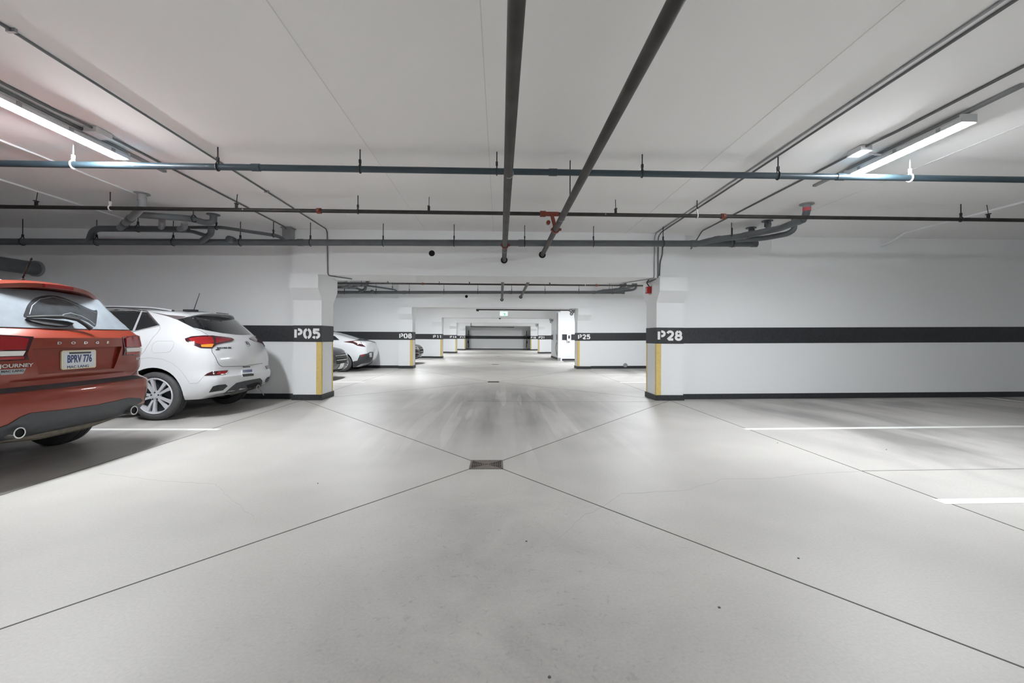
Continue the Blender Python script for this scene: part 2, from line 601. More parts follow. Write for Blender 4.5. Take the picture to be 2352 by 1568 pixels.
def column(y0, x0, x1, side, num):
    y1 = y0 + CD
    inner = x1 if side < 0 else x0
    o = MB().box((x0, y0, -0.05), (x1, y1, BEAM_Z)).build('column', M_wall)
    lab = ('white square column with stencilled %s on its black band' % num) if num else 'white square column at the near end of the aisle'
    tag(o, lab, kind='structure')
    # corbel cap, longer along the aisle
    cy, hw = y0 + 0.31, 0.485
    prof = [(y0 - 0.0, 1.90), (cy - hw, 2.12), (cy - hw, BEAM_Z - 0.012), (cy + hw, BEAM_Z - 0.012), (cy + hw, 2.12), (y1, 1.88)]
    MB().prism(prof, lambda u, v, d: (d, u, v), x0 - 0.003, x1 + 0.003).build('column_capital', M_wall, o)
    e = 0.006
    MB().box((x0 - e, y0 - e, BAND0), (x1 + e, y1 + e, BAND1)).build('paint_band', M_band, o)
    e2 = 0.02
    zb = slp(x0) if side > 0 else 0
    MB().box((x0 - e2, y0 - e2, -0.02), (x1 + e2, y1 + e2, BASE + zb)).build('base_band', M_band, o)
    s = -1 if side < 0 else 1
    for yc, sg in ((y0, 1), (y1, -1)):      # painted corner stripes, an angle of two faces
        mb = MB()
        a, b = sorted((inner - s * 0.002, inner + s * 0.095))
        yy = sorted((yc - sg * 0.002, yc + sg * 0.001))
        mb.box((a, yy[0], BASE), (b, yy[1], BAND0))
        a, b = sorted((inner - s * 0.002, inner + s * 0.001))
        yy = sorted((yc + sg * 0.0012, yc + sg * 0.06))
        mb.box((a, yy[0], BASE), (b, yy[1], BAND0))
        mb.build('corner_stripe', M_yellow, o)
    if num:
        if num[1] == '1':
            stencil('P', x0 + 0.01, x0 + 0.18, 1.165, 1.365, y0 - e - 0.0005, o)
            stencil(num[1:], x0 + 0.21, x0 + 0.53, 1.165, 1.365, y0 - e - 0.0005, o)
        else:
            stencil(num, x0 + 0.02, x1 - 0.01, 1.165, 1.365, y0 - e - 0.0005, o)
    return o


for k, y in enumerate(LINES):
    column(y, CL0, CL1, -1, LNUM.get(k))
    if k != 3:
        column(y, CR0, CR1, 1, RNUM.get(k))
    tag(MB().box((CL0 - 0.02, y - 0.02, BEAM_Z), (CR1 + 0.02, y + 0.88, CEIL + 0.02)).build('ceiling_beam', M_wall),
        'white concrete beam spanning the aisle at %s' % (LNUM.get(k, 'the near end') + (' column' if k in LNUM else '')), kind='structure')
    wy0, wy1 = y + WALL_OFF, y + WALL_OFF + WALL_T
    for side in (-1, 1):
        if side > 0 and k == 3:
            continue
        a, b = (-X_OUT, CL0 + 0.05) if side < 0 else (CR1 - 0.05, X_OUT)
        o = MB().box((a, wy0, -0.1), (b, wy1, CEIL + 0.02)).build('wall_left_bay' if side < 0 else 'wall_right_bay', M_wall)
        num = (LNUM if side < 0 else RNUM).get(k)
        tag(o, 'white stall dividing wall with black stripe beside %s' % (num or 'the near bay on the %s' % ('left' if side < 0 else 'right')),
            kind='structure')
        for nm, z0, z1, e in (('paint_band', BAND0, BAND1, 0.004), ('base_band', -0.03, BASE, 0.012)):
            mb = MB().box((a, wy0 - e, z0), (b, wy1 + e, z1))
            for v in mb.v:
                v.z += slp(v.x)
            mb.build(nm, M_band, o)

# round core hole through each beam front (dark sleeve)
for k in (1, 2):
    y = LINES[k] - 0.02
    o = MB().lathe([(-0.004, 0.058), (-0.004, 0.072), (0.0, 0.072)], (-1.31, y, 2.815), (0, 1, 0), 20).build('pipe_sleeve', M_wall)
    tag(o, 'round open sleeve in the face of the %s beam' % ('nearest' if k == 1 else 'second'), 'sleeve')
    MB().lathe([(-0.003, 0.0005), (-0.003, 0.058)], (-1.31, y, 2.815), (0, 1, 0), 20).build('dark_opening', M_black, o)


# ------------------------------------------------------------------ pipes
def hanger(parent, x, y, z, r, m_rod=M_rod, ring=True, mclevis=None):
    """rod from the ceiling with a clevis around a pipe that runs along x"""
    rod = MB().tube([(x, y, z + r + 0.03), (x, y, CEIL)], 0.007, 6).build('hanger_rod', m_rod, parent)
    mb = MB()
    if ring:
        n_ = 14
        pts = [(x, y + (r + 0.006) * math.sin(a), z + (r + 0.006) * math.cos(a)) for a in [2 * PI * i / n_ for i in range(n_)]]
        pts = [(x, y, z + r + 0.05)] + [(x, y + (r + 0.006) * math.sin(2 * PI * i / n_), z + (r + 0.006) * math.cos(2 * PI * i / n_)) for i in range(1, n_)] + [(x, y, z + r + 0.05)]
        mb.tube(pts, 0.008, 6)
        mb.box((x - 0.012, y - 0.012, z + r + 0.03), (x + 0.012, y + 0.012, z + r + 0.07))
        mb.build('clevis', mclevis or m_rod, rod)
    return rod


def coupling(parent, a, b, r, m, name='coupling', n=16):
    MB().tube([a, b], r, n).build(name, m, parent, smooth=True)


# blue-grey pipe across the bay nearest the camera
Y1, Z1 = 4.80, 3.035
p = thing('water_pipe', (0, Y1, Z1), 'slender blue-grey pipe crossing the ceiling between the two tube lamps', 'pipe')
MB().tube([(-11.9, Y1, Z1), (11.9, Y1, Z1)], 0.034, 16).build('pipe_run', M_blue, p, True)
for px in (588, 1270, 1930):
    q = atY(px, 390, Y1)
    coupling(p, (q.x - 0.045, Y1, Z1), (q.x + 0.045, Y1, Z1), 0.040, M_blue)
for px, py in ((168, 380), (500, 382), (827, 387), (1141, 394), (1475, 400), (1787, 404), (2090, 406)):
    q = atY(px, py, Y1)
    hanger(p, q.x, Y1, Z1, 0.034, M_whcond_lit_hanger if px in (168, 2090) else M_rod)  # hangers beside the lamps coloured white to show their glare

# black sprinkler branch, repeated in the second bay
def branch(yb, zb, k):
    p = thing('sprinkler_branch', (0, yb, zb),
              'thin black steel pipe with red couplings across the %s bay ceiling' % ('nearest' if k == 0 else 'second'), 'pipe')
    MB().tube([(-11.9, yb, zb), (11.9, yb, zb)], 0.027, 14).build('pipe_run', M_steel, p, True)
    for px in (733, 1661):
        q = atY(px, 490, Y2)
        mb = MB().tube([(q.x - 0.03, yb, zb), (q.x + 0.03, yb, zb)], 0.040, 14)
        mb.box((q.x - 0.014, yb - 0.055, zb - 0.018), (q.x + 0.014, yb + 0.055, zb + 0.018))
        mb.build('red_coupling', M_red, p)
    for px in (253, 822, 1601, 2207):
        q = atY(px, 490, Y2)
        hanger(p, q.x, yb, zb, 0.027, M_rod, True, M_whcond_lit_hanger if px in (253, 1601) else None)  # clevises nearer the lamps get the same painted glare
    for px in (83, 543, 985, 1414, 2270):    # short beam clamps / seismic struts
        q = atY(px, 490, Y2)
        mb = MB().box((q.x - 0.016, yb - 0.012, zb + 0.02), (q.x + 0.016, yb + 0.012, zb + 0.085))
        mb.box((q.x - 0.016, yb - 0.03, zb + 0.08), (q.x + 0.016, yb + 0.03, zb + 0.092))
        mb.tube([(q.x, yb, zb + 0.09), (q.x, yb + 0.02, CEIL)], 0.005, 6)
        mb.build('pipe_clamp', M_rod, p)
    for px in (1390, 560):
        q = atY(px, 490, Y2)
        MB().tube([(q.x, yb - 0.027, zb), (q.x, yb - 0.033, zb)], 0.010, 8).build('plug', M_zinc, p)
    return p


Y2, Z2 = 6.36, 3.02
branch(Y2, Z2, 0)
branch(Y2 + STEP - 0.2, Z2, 1)


# sprinkler mains along the aisle
def main_pipe(x, z0, z1, k, lab, red_px=None, ring_y=()):
    ya, yb = (0.66 if k == 0 else LINE0 + STEP * (k - 1) + 0.86), LINE0 + STEP * k - 0.02
    o = thing('sprinkler_main', (x, yb, z1), lab, 'pipe')
    MB().tube([(x - 0.01, ya, z0), (x, yb + 0.02, z1)], 0.041, 18).build('pipe_run', M_rust, o, True)
    MB().lathe([(-0.006, 0.042), (-0.006, 0.066), (0, 0.066)], (x, yb, z1), (0, 1, 0), 18).build('wall_sleeve', M_black, o)
    for yr in ring_y:
        zz = z0 + (z1 - z0) * (yr - ya) / (yb - ya)
        MB().tube([(x, yr - 0.008, zz), (x, yr + 0.008, zz)], 0.0435, 18).build('pipe_ring', M_zinc, o)
    return o


ml = main_pipe(0.075, 2.685, 2.70, 0, 'black steel sprinkler main overhead, the left one with one red coupling near the beam', ring_y=(3.95, 7.45))
mr = main_pipe(0.81, 2.745, 2.81, 0, 'black steel sprinkler main overhead, the right one joined to the branch by a red tee', ring_y=(5.75,))


def grooved(parent, x, y, z, r, m=M_red):
    mb = MB().tube([(x, y - 0.035, z), (x, y + 0.035, z)], r + 0.016, 16)
    for s in (-1, 1):
        mb.box((x + s * (r + 0.010) - 0.018, y - 0.022, z - 0.014), (x + s * (r + 0.010) + 0.018 + s * 0.012, y + 0.022, z + 0.014))
        mb.tube([(x + s * (r + 0.022), y - 0.04, z), (x + s * (r + 0.022), y + 0.04, z)], 0.009, 8)
    mb.build('red_coupling', m, parent)


grooved(ml, 0.075, 7.05, 2.70, 0.041)
ytee = Y2
ztee = 2.745 + (2.81 - 2.745) * (ytee - 0.66) / 7.72
grooved(mr, 0.81, ytee, ztee, 0.041)
mb = MB().tube([(0.81, ytee, ztee), (0.75, ytee, Z2 - 0.0)], 0.027, 14)
mb.tube([(0.58, ytee, Z2), (0.66, ytee, Z2)], 0.044, 14)
mb.tube([(0.62, ytee, Z2), (0.85, ytee, Z2)], 0.033, 14)
mb.tube([(0.70, ytee - 0.03, ztee + 0.10), (0.70, ytee + 0.03, ztee + 0.10)], 0.03, 12)
mb.build('red_tee', M_red, mr)
# hangers for the right main
rodm = MB().tube([(0.80, 5.0, 2.85), (0.80, 5.0, CEIL)], 0.007, 6).build('hanger_rod', M_rod, mr)
main_pipe(0.075, 2.69, 2.70, 1, 'short black sprinkler main stub in the second bay, the left one')
main_pipe(0.81, 2.79, 2.81, 1, 'short black sprinkler main stub in the second bay, the right one')


# grey drain collector in front of each beam
def drain(k):
    dy = STEP * k - (0.12 if k else 0)
    yb = 7.90 + dy
    o = thing('drain_pipe', (0, yb, 2.9), 'grey plastic drain collector with branch elbows in front of the %s beam' % ('nearest' if k == 0 else 'second'), 'pipe')
    zx = lambda x: 2.905 + 0.0085 * (x + 2.0)
    MB().tube([(-11.9, yb, zx(-11.9)), (4.72, yb, zx(4.72))], 0.057, 20).build('pipe_run', M_pvc, o, True)
    for px in (690, 1197, 1594, 1682, 1732):
        q = atY(px, 557, 7.9)
        coupling(o, (q.x - 0.05, yb, zx(q.x - 0.05)), (q.x + 0.05, yb, zx(q.x + 0.05)), 0.064, M_pvc)
    for px in (52, 222, 398, 552, 713, 880, 1043, 1205, 1363, 1523, 1682):
        q = atY(px, 557, 7.9)
        hanger(o, q.x, yb, zx(q.x), 0.057)
    return o, yb, zx


d0, yb0, zx0 = drain(0)
d1, yb1, zx1 = drain(1)


def flange(parent, x, y, m=M_pvcl, r=0.05):
    MB().lathe([(0, r + 0.05), (-0.012, r + 0.05), (-0.014, r + 0.004), (-0.10, r + 0.004)], (x, y, CEIL), (0, 0, 1), 18).build('ceiling_flange', m, parent, True)


def branches_left(k):
    dy = STEP * k - (0.12 if k else 0)
    g = lambda px, py, Y: atY(px, py, Y) + V((0, dy, 0))
    o = (d0, d1)[k]
    # loop pipe above the collector
    a = [g(204, 556, 7.9), g(214, 525, 7.78), g(300, 525, 7.7), g(432, 527, 7.6)]
    MB().tube(curve_pts(a, 0.14), 0.052, 16).build('loop_pipe', M_pvc, o, True)
    # drop from the ceiling, diagonal into the loop pipe
    f0 = V((-5.15, 6.40 + dy, CEIL))
    b = [f0, V((-5.15, 6.42 + dy, 3.07)), g(306, 496, 6.75), g(276, 523, 7.68)]
    MB().tube(curve_pts(b, 0.10), 0.052, 16).build('drop_pipe', M_pvcl, o, True)
    flange(o, f0.x, f0.y)
    pa, pb = V(b[2]), V(b[3])
    for t in (0.15, 0.55):
        q, q2 = pa.lerp(pb, t), pa.lerp(pb, t + 0.12)
        coupling(o, q, q2, 0.060, M_pvc)
    # upper pipe going right to a second ceiling drop
    c = [g(318, 493, 6.75), g(400, 499, 7.0), g(440, 502, 7.15), g(470, 511, 7.4), g(491, 510, 7.44), V((-4.816, 7.443 + dy, CEIL))]
    MB().tube(curve_pts(c, 0.10), 0.048, 16).build('upper_pipe', M_pvc, o, True)
    flange(o, -4.816, 7.443 + dy, M_pvc)
    for (p0, p1) in (((372, 505, 6.95), (370, 522, 7.62)), ((424, 510, 7.1), (412, 526, 7.6))):
        MB().tube(curve_pts([g(*p0), g(p0[0], p0[1] + 12, p0[2] + 0.3), g(*p1)], 0.05), 0.045, 14).build('connecting_elbow', M_pvcl, o, True)
    # wye down into the collector
    MB().tube(curve_pts([g(485, 523, 7.55), g(485, 536, 7.6), g(462, 555, 7.88)], 0.05), 0.05, 14).build('wye_fitting', M_pvc, o, True)
    MB().tube(curve_pts([g(415, 530, 7.6), g(440, 531, 7.62), g(474, 541, 7.65)], 0.05), 0.030, 12).build('small_branch', M_pvc, o, True)
    MB().tube(curve_pts([g(430, 522, 7.75), g(510, 522, 7.75), g(636, 541, 7.8), g(652, 549, 7.85), g(653, 558, 7.9)], 0.08), 0.028, 12).build('thin_vent_pipe', M_pvc, o, True)
    q = g(533, 551, 7.86)
    MB().lathe([(-0.11, 0.001), (-0.11, 0.04), (-0.10, 0.055), (-0.02, 0.062), (0.05, 0.057)], q, (0, 1, 0), 16).build('cleanout_cap', M_pvc, o, True)
    for px, py, Y, r in ((317, 525, 7.7, 0.052), (497, 523, 7.75, 0.028), (628, 540, 7.8, 0.028)):
        q = g(px, py, Y)
        hanger(o, q.x, q.y, q.z, r)
    q = g(444, 502, 7.15)
    n_ = 14
    MB().tube([q + V((0.01, 0.055 * math.sin(2 * PI * i / n_), 0.055 * math.cos(2 * PI * i / n_))) for i in range(n_ + 1)], 0.011, 6).build('pipe_strap', M_rod, o)
    MB().tube([q + V((0, 0, 0.05)), V((q.x, q.y, CEIL))], 0.008, 6).build('hanger_rod', M_rod, o)
    return o


branches_left(0)
branches_left(1)


def branches_right(k):
    dy = STEP * k - (0.12 if k else 0)
    g = lambda px, py, Y: atY(px, py, Y) + V((0, dy, 0))
    o = (d0, d1)[k]
    a = [g(1600, 560, 7.9), g(1640, 550, 7.72), g(1700, 543, 7.55), g(1790, 525, 7.0), g(1846, 503, 6.55), V((4.62, 6.45 + dy, 3.10)), V((4.624, 6.449 + dy, CEIL))]
    pth = curve_pts(a, 0.10)
    MB().tube(pth, 0.052, 18).build('rising_branch', M_pvc, o, True)
    for t0 in (4, 10, 16):
        if t0 + 1 < len(pth):
            d_ = (pth[t0 + 1] - pth[t0]).normalized()
            coupling(o, pth[t0] - d_ * 0.05, pth[t0] + d_ * 0.05, 0.059, M_pvc)
    flange(o, 4.624, 6.449 + dy, M_pvcl)
    MB().lathe([(0, 0.056), (0.05, 0.056)], (4.624, 6.449 + dy, 3.14), (0, 0, 1), 16).build('red_collar', mat('pink_collar', (0.62, 0.10, 0.12), 0.5), o)
    b = [g(1690, 551, 7.75), g(1755, 547, 7.55), g(1808, 537, 7.25), g(1824, 528, 7.2), V((4.95, 7.196 + dy, CEIL))]
    MB().tube(curve_pts(b, 0.10), 0.045, 16).build('second_branch', M_pvc, o, True)
    for (x, y, px, py, Y) in ((4.61, 7.40, 1762, 532, 7.15), (4.607, 7.88, 1726, 540, 7.4)):
        q = g(px, py, Y)
        MB().tube([(x, y + dy, CEIL), (x, y + dy - 0.05, CEIL - 0.08), q], 0.042, 14).build('ceiling_drop', M_pvc, o, True)
        flange(o, x, y + dy, M_pvc, 0.042)
    for px, py, Y in ((1680, 543, 7.55),):
        q = g(px, py, Y)
        MB().tube([q, (q.x, q.y, CEIL)], 0.007, 6).build('hanger_rod', M_rod, o)
    return o


branches_right(0)
branches_right(1)

# large pipe over the left stall, entering the dividing wall
p = thing('drain_main', (-8.82, 8.5, 2.47), 'thick grey pipe entering the dividing wall above the red car', 'pipe')
MB().tube([(-8.82, 5.0, 2.45), (-8.82, 8.56, 2.47)], 0.125, 24).build('pipe_run', M_pvc, p, True)
MB().tube([(-8.82, 8.50, 2.47), (-8.82, 8.55, 2.47)], 0.15, 24).build('wall_collar', M_pvcl, p, True)
MB().tube([(-8.82, 7.75, 2.62), (-8.82, 7.75, CEIL)], 0.008, 6).build('hanger_rod', M_rod, p)
MB().tube([(-8.82 + 0.135 * math.sin(a), 7.75, 2.465 + 0.135 * math.cos(a)) for a in [i * PI / 8 for i in range(17)]], 0.010, 6).build('hanger_ring', M_rod, p)
MB().tube([(-8.82 - 0.09, 7.75, 2.57), (-8.82, 7.75, 2.65), (-8.82 + 0.09, 7.75, 2.57)], 0.009, 6).build('hanger_yoke', M_rod, p)


# ------------------------------------------------------------------ conduits
def conduit(name, pts, r, m, label, n=10, straps=()):
    o = thing(name, pts[0], label, 'conduit')
    MB().tube(curve_pts(pts, 0.06), r, n).build('conduit_run', m, o, True)
    for (x, y, z) in straps:
        MB().box((x - 0.03, y - 0.01, z - r - 0.004), (x + 0.03, y + 0.01, CEIL - 0.001)).build('strap', M_zinc, o)
    return o


zc = CEIL - 0.013
conduit('conduit', [(-3.27, 0.66, zc), (-3.285, 8.30, zc), (-3.285, 8.355, zc - 0.05), (-3.27, 8.36, BEAM_Z - 0.02), (-3.0, 8.9, BEAM_Z - 0.012)], 0.0105, M_dkcond,
        'thin grey conduit along the left ceiling, running down the beam onto its underside', straps=[(-3.27, 3.0, zc), (-3.28, 6.2, zc)])
conduit('conduit', [(-4.03, 0.66, zc), (-4.03, 4.05, zc), (-3.98, 4.25, zc - 0.01), (-3.98, 4.62, zc - 0.01), (-4.0, 4.8, zc), (-3.99, 8.2, zc), (-3.99, 8.50, zc - 0.3)], 0.0115, M_dkcond,
        'grey conduit along the left ceiling feeding the left tube lamp')
conduit('conduit', [(3.075, 0.66, zc), (3.075, 8.24, zc), (3.06, 8.355, zc - 0.06), (3.06, 8.36, BEAM_Z - 0.02), (3.02, 8.9, BEAM_Z - 0.03)], 0.0105, M_dkcond,
        'dark conduit along the right ceiling dropping down the beam beside P28')
conduit('conduit', [(3.0, 0.66, zc), (3.0, 8.3, zc), (2.99, 8.355, zc - 0.06), (2.99, 8.365, BEAM_Z - 0.015), (2.6, 9.2, BEAM_Z - 0.012)], 0.009, M_zinc,
        'slender silver conduit beside the dark one on the right ceiling')
conduit('conduit', [(3.89, 0.66, zc), (3.87, 4.15, zc), (3.83, 4.35, zc - 0.01), (3.83, 4.75, zc - 0.01), (3.85, 4.95, zc), (3.80, 8.1, zc), (3.78, 8.53, zc - 0.25)], 0.0115, M_dkcond,
        'grey conduit along the right ceiling feeding the right tube lamp')
conduit('conduit', [(3.145, 8.355, zc - 0.12), (3.145, 8.36, 2.83), (3.10, 8.36, 2.68), (3.09, 8.36, 2.42)], 0.010, M_dkcond,
        'short dark wire conduit with a kink on the beam end above P28')
conduit('conduit', [(-5.23, 0.66, zc), (-5.22, 6.45, zc)], 0.011, M_whcond_lit_hanger, 'white thin conduit on the ceiling above the left stalls, the nearer one')
conduit('conduit', [(-6.54, 0.66, zc), (-6.54, 8.5, zc)], 0.013, M_whcond_lit_hanger, 'white thin conduit on the ceiling deep over the left stalls')
conduit('conduit', [(7.68, 0.66, zc), (7.68, 8.05, zc), (7.66, 8.35, 3.12), (7.66, 8.55, 3.10)], 0.018, M_whcond_lit_hanger, 'white pipe on the right ceiling bending into the dividing wall')
p = thing('junction_duct', (-3.97, 8.3, 3.0), 'grey box duct on the wall head above the P05 column', 'duct')
MB().box((-4.06, 8.22, 2.98), (-3.90, 8.42, CEIL - 0.004)).build('duct_body', M_pvcl, p)
MB().box((-4.08, 8.20, CEIL - 0.02), (-3.88, 8.44, CEIL)).build('duct_flange', M_zinc, p)


# ------------------------------------------------------------------ tube lamps
def make_lamp():
    t = bpy.data.objects.new('tube_lamp', None)
    C.objects.link(t)
    L, w_ = 0.65, 0.060
    # suspension channel on the ceiling
    MB().box((-0.022, -1.05, -0.028), (0.022, 1.25, -0.002)).build('strut_channel', M_zinc, t)
    # housing: tray with side skirts added to keep lens light off the ceiling
    prof = [(-0.067, -0.102), (-0.070, -0.116), (-0.072, -0.116), (-0.072, -0.080), (-0.045, -0.045), (0.045, -0.045), (0.072, -0.080), (0.072, -0.116), (0.070, -0.116), (0.067, -0.102)]
    MB().prism(prof, lambda u, v, d: (u, d, v), -L, L).build('housing', M_fixt, t)
    pr = [(-0.062, -0.1025)] + [(0.0665 * math.cos(a), -0.106 - 0.028 * math.sin(a)) for a in [PI - i * PI / 8 for i in range(0, 9)]] + [(0.062, -0.1025)]
    vs, n_ = [], len(pr)
    secs = [(-L + 0.012, 0.45), (-L + 0.05, 0.85), (-L + 0.09, 1), (L - 0.09, 1), (L - 0.05, 0.85), (L - 0.012, 0.45)]
    for d, k in secs:
        vs += [(u * (0.8 + 0.2 * k), d, -0.1025 + (v + 0.1025) * k) for u, v in pr]
    fs = []
    for i in range(len(secs) - 1):
        for j in range(n_):
            fs.append((i * n_ + j, i * n_ + (j + 1) % n_, (i + 1) * n_ + (j + 1) % n_, (i + 1) * n_ + j))
    fs += [tuple(range(n_)), tuple(range((len(secs) - 1) * n_, len(secs) * n_))]
    MB().add(vs, fs).build('diffuser', M_tube, t)
    for s in (-1, 1):
        MB().box((-0.070, s * L - 0.010, -0.114), (0.070, s * L + 0.014, -0.044)).build('end_cap', M_fixt, t)
        MB().box((-0.02, s * 0.45 - 0.02, -0.05), (0.02, s * 0.45 + 0.02, -0.024)).build('mount_clip', M_zinc, t)
        for q in (-0.45, 0.0, 0.45):
            MB().box((s * 0.072 - 0.004, q - 0.02, -0.105), (s * 0.072 + 0.006, q + 0.02, -0.075)).build('latch', M_zinc, t)
    return t


lamp0 = make_lamp()
first = True
LAB = {(-1, 1): 'lit tube lamp on the left ceiling above the red car', (1, 1): 'lit tube lamp on the right ceiling above the empty stalls'}
for k in range(0, 6):
    for s in (-1, 1):
        yy = (4.25 if s < 0 else 4.40) + STEP * (k - 1)
        if k == 0:
            yy = -3.4
        if k == 3 and s > 0:
            yy = 20.2
        l = lamp0 if first else copy_tree(lamp0)
        first = False
        l.location = (4.15 * s, yy, CEIL)
        bay = ['the bay behind the camera', '', 'the second bay', 'the third bay', 'the fourth bay', 'the farthest bay'][k]
        tag(l, LAB.get((s, k), 'lit tube lamp on the %s ceiling of %s' % ('left' if s < 0 else 'right', bay)), 'lamp', 'tube lamps on the garage ceiling')
        if k == 1:
            # junction box and feed cable next to the lamp
            q = V((-4.0, 4.44, CEIL)) if s < 0 else V((3.835, 4.55, CEIL))
            jb = thing('junction_box', q, 'white junction box on the conduit beside the %s tube lamp' % ('left' if s < 0 else 'right'), 'junction box')
            MB().box((q.x - 0.06, q.y - 0.09, CEIL - 0.055), (q.x + 0.06, q.y + 0.09, CEIL - 0.004)).build('box_body', M_fixt, jb)
            MB().box((q.x - 0.066, q.y - 0.096, CEIL - 0.062), (q.x + 0.066, q.y + 0.096, CEIL - 0.055)).build('box_cover', M_fixt, jb)
            e = s * 0.15
            MB().tube(curve_pts([(q.x + s * 0.06, q.y, CEIL - 0.03), (q.x + s * 0.15, q.y + 0.02, CEIL - 0.05), (4.15 * s - s * 0.05, q.y + 0.02, CEIL - 0.06)], 0.04), 0.010, 8).build('feed_cable', M_whcond_lit_hanger, jb, True)

# ------------------------------------------------------------------ floor drains
def make_drain(dx, dy, label, detail):
    o = thing('floor_drain', (dx, dy, 0), label, 'drain', 'floor drains along the aisle')
    hx, hy, t = 0.155, 0.142, 0.012
    MB().box((dx - hx + 0.008, dy - hy + 0.008, -0.004), (dx + hx - 0.008, dy + hy - 0.008, 0.0008)).build('dark_pit', M_black, o)
    mb = MB()
    for a, b in (((-hx, -hy), (hx, -hy + t)), ((-hx, hy - t), (hx, hy)), ((-hx, -hy), (-hx + t, hy)), ((hx - t, -hy), (hx, hy))):
        mb.box((dx + a[0], dy + a[1], -0.003), (dx + b[0], dy + b[1], 0.005))
    mb.build('rim', M_iron, o)
    if detail:
        # solid wedges at front and back, slotted wedges left and right
        for s in (-1, 1):
            q = [(-hx + t, s * (hy - t)), (hx - t, s * (hy - t)), (0.014, s * 0.012), (-0.014, s * 0.012)]
            MB().prism(q, lambda u, v, d: (dx + u, dy + v, d), 0.0005, 0.0045).build('solid_web', M_iron, o)
        for s in (-1, 1):
            for i in range(8):
                x = s * (0.022 + i * 0.0165)
                hh = (abs(x) / hx) * hy * 0.96
                MB().box((dx + x - 0.0035, dy - hh, 0.0005), (dx + x + 0.0035, dy + hh, 0.0045)).build('grate_bar', M_iron, o)
            MB().box((dx + min(s * 0.01, s * hx), dy - 0.004, 0.0006), (dx + max(s * 0.01, s * hx), dy + 0.004, 0.0044)).build('cross_bar', M_iron, o)
    else:
        for i in range(-4, 5):
            MB().box((dx + i * 0.033 - 0.006, dy - hy, 0.0005), (dx + i * 0.033 + 0.006, dy + hy, 0.0045)).build('grate_bar', M_iron, o)
    return o


for (dx, dy), lb, de in zip(DRAINS, ('rusty iron floor drain with bow-tie grating in the near foreground', 'dark floor drain strip, second along the aisle',
                                     'small floor drain far along the aisle, third from the camera', 'tiny floor drain at the far end of the aisle'), (1, 0, 0, 0)):
    make_drain(dx, dy, lb, de)
p = tag(strip([(1.0, 21.9), (1.75, 21.9)], 0.25, 0.003, M_iron, 'trench_cover', None), 'thin dark trench cover on the floor before the lobby block', 'drain')
# ------------------------------------------------------------------ lobby block on the right, beyond P25
LX, LY0, LY1 = 3.27, 23.35, 27.6
lob = MB().box((LX, LY0, -0.05), (X_OUT, LY1, CEIL + 0.02)).build('wall_lobby', M_wall)
tag(lob, 'white lobby block wall standing beyond the P25 column', kind='structure')
mb = MB().box((LX - 0.005, LY0 - 0.005, BAND0), (X_OUT, LY1 + 0.005, BAND1))
mb.build('paint_band', M_band, lob)
MB().box((LX - 0.012, LY0 - 0.012, -0.03), (X_OUT, LY1 + 0.012, BASE)).build('base_band', M_band, lob)
p = thing('corner_post', (LX - 0.1, LY0 - 0.1, 0), 'white steel corner post with conduit at the lobby block', 'post')
MB().box((LX - 0.16, LY0 - 0.20, 0), (LX + 0.05, LY0 - 0.012, 2.60)).build('post_body', M_wall, p)
MB().box((LX - 0.17, LY0 - 0.21, 0), (LX - 0.02, LY0 - 0.19, 0.16)).build('post_foot', M_zinc, p)
MB().tube([(LX - 0.20, LY0 - 0.1, 0.3), (LX - 0.20, LY0 - 0.1, 2.55)], 0.02, 8).build('conduit_run', M_zinc, p)
MB().tube(curve_pts([(LX - 0.22, LY0 - 0.05, 0.98), (LX - 0.27, LY0 - 0.05, 0.7), (LX - 0.20, LY0 - 0.05, 0.25)], 0.1), 0.014, 6).build('cable', M_plas, p)
MB().box((LX - 0.40, LY0 - 0.05, 1.02), (LX - 0.24, LY0 + 0.10, 1.62)).build('control_box', M_pvcl, p)
p = thing('wall_dispenser', (3.71, LY0, 1.1), 'small white wall dispenser with a dark window on the lobby stripe', 'dispenser')
MB().prism([(-0.09, 1.05), (-0.11, 1.14), (-0.11, 1.42), (0.11, 1.42), (0.11, 1.14), (0.09, 1.05)], lambda u, v, d: (3.71 + u, d, v), LY0 - 0.12, LY0 - 0.005).build('body', M_wall, p)
MB().prism([(-0.045, 1.19), (-0.045, 1.36), (0.045, 1.36), (0.045, 1.19)], lambda u, v, d: (3.71 + u, d, v), LY0 - 0.124, LY0 - 0.118).build('window', M_band, p)
MB().tube([(3.71, LY0 - 0.06, 1.05), (3.71, LY0 - 0.06, 1.0)], 0.03, 8).build('nozzle', M_zinc, p)
p = MB().box((3.3, 22.2, 0.0), (4.9, 22.55, 0.02)).build('floor_mat', M_plas)
tag(p, 'black floor mat in front of the lobby block', 'mat')
strip([(3.15, 22.9), (4.8, 22.9)], 0.18, 0.003, M_line, 'parking_line', floor)

# exit sign on its conduit
p = thing('exit_sign', (0.23, 20.0, 2.30), 'lit white exit sign hanging below the far conduit', 'sign')
MB().box((-0.0, 19.97, 2.20), (0.36, 20.03, 2.42)).build('sign_box', M_sign, p)
MB().box((-0.01, 19.96, 2.19), (0.37, 19.972, 2.205)).build('sign_edge', M_zinc, p)
MB().tube([(0.18, 20.0, 2.42), (0.18, 20.0, 2.50)], 0.012, 6).build('stem', M_zinc, p)
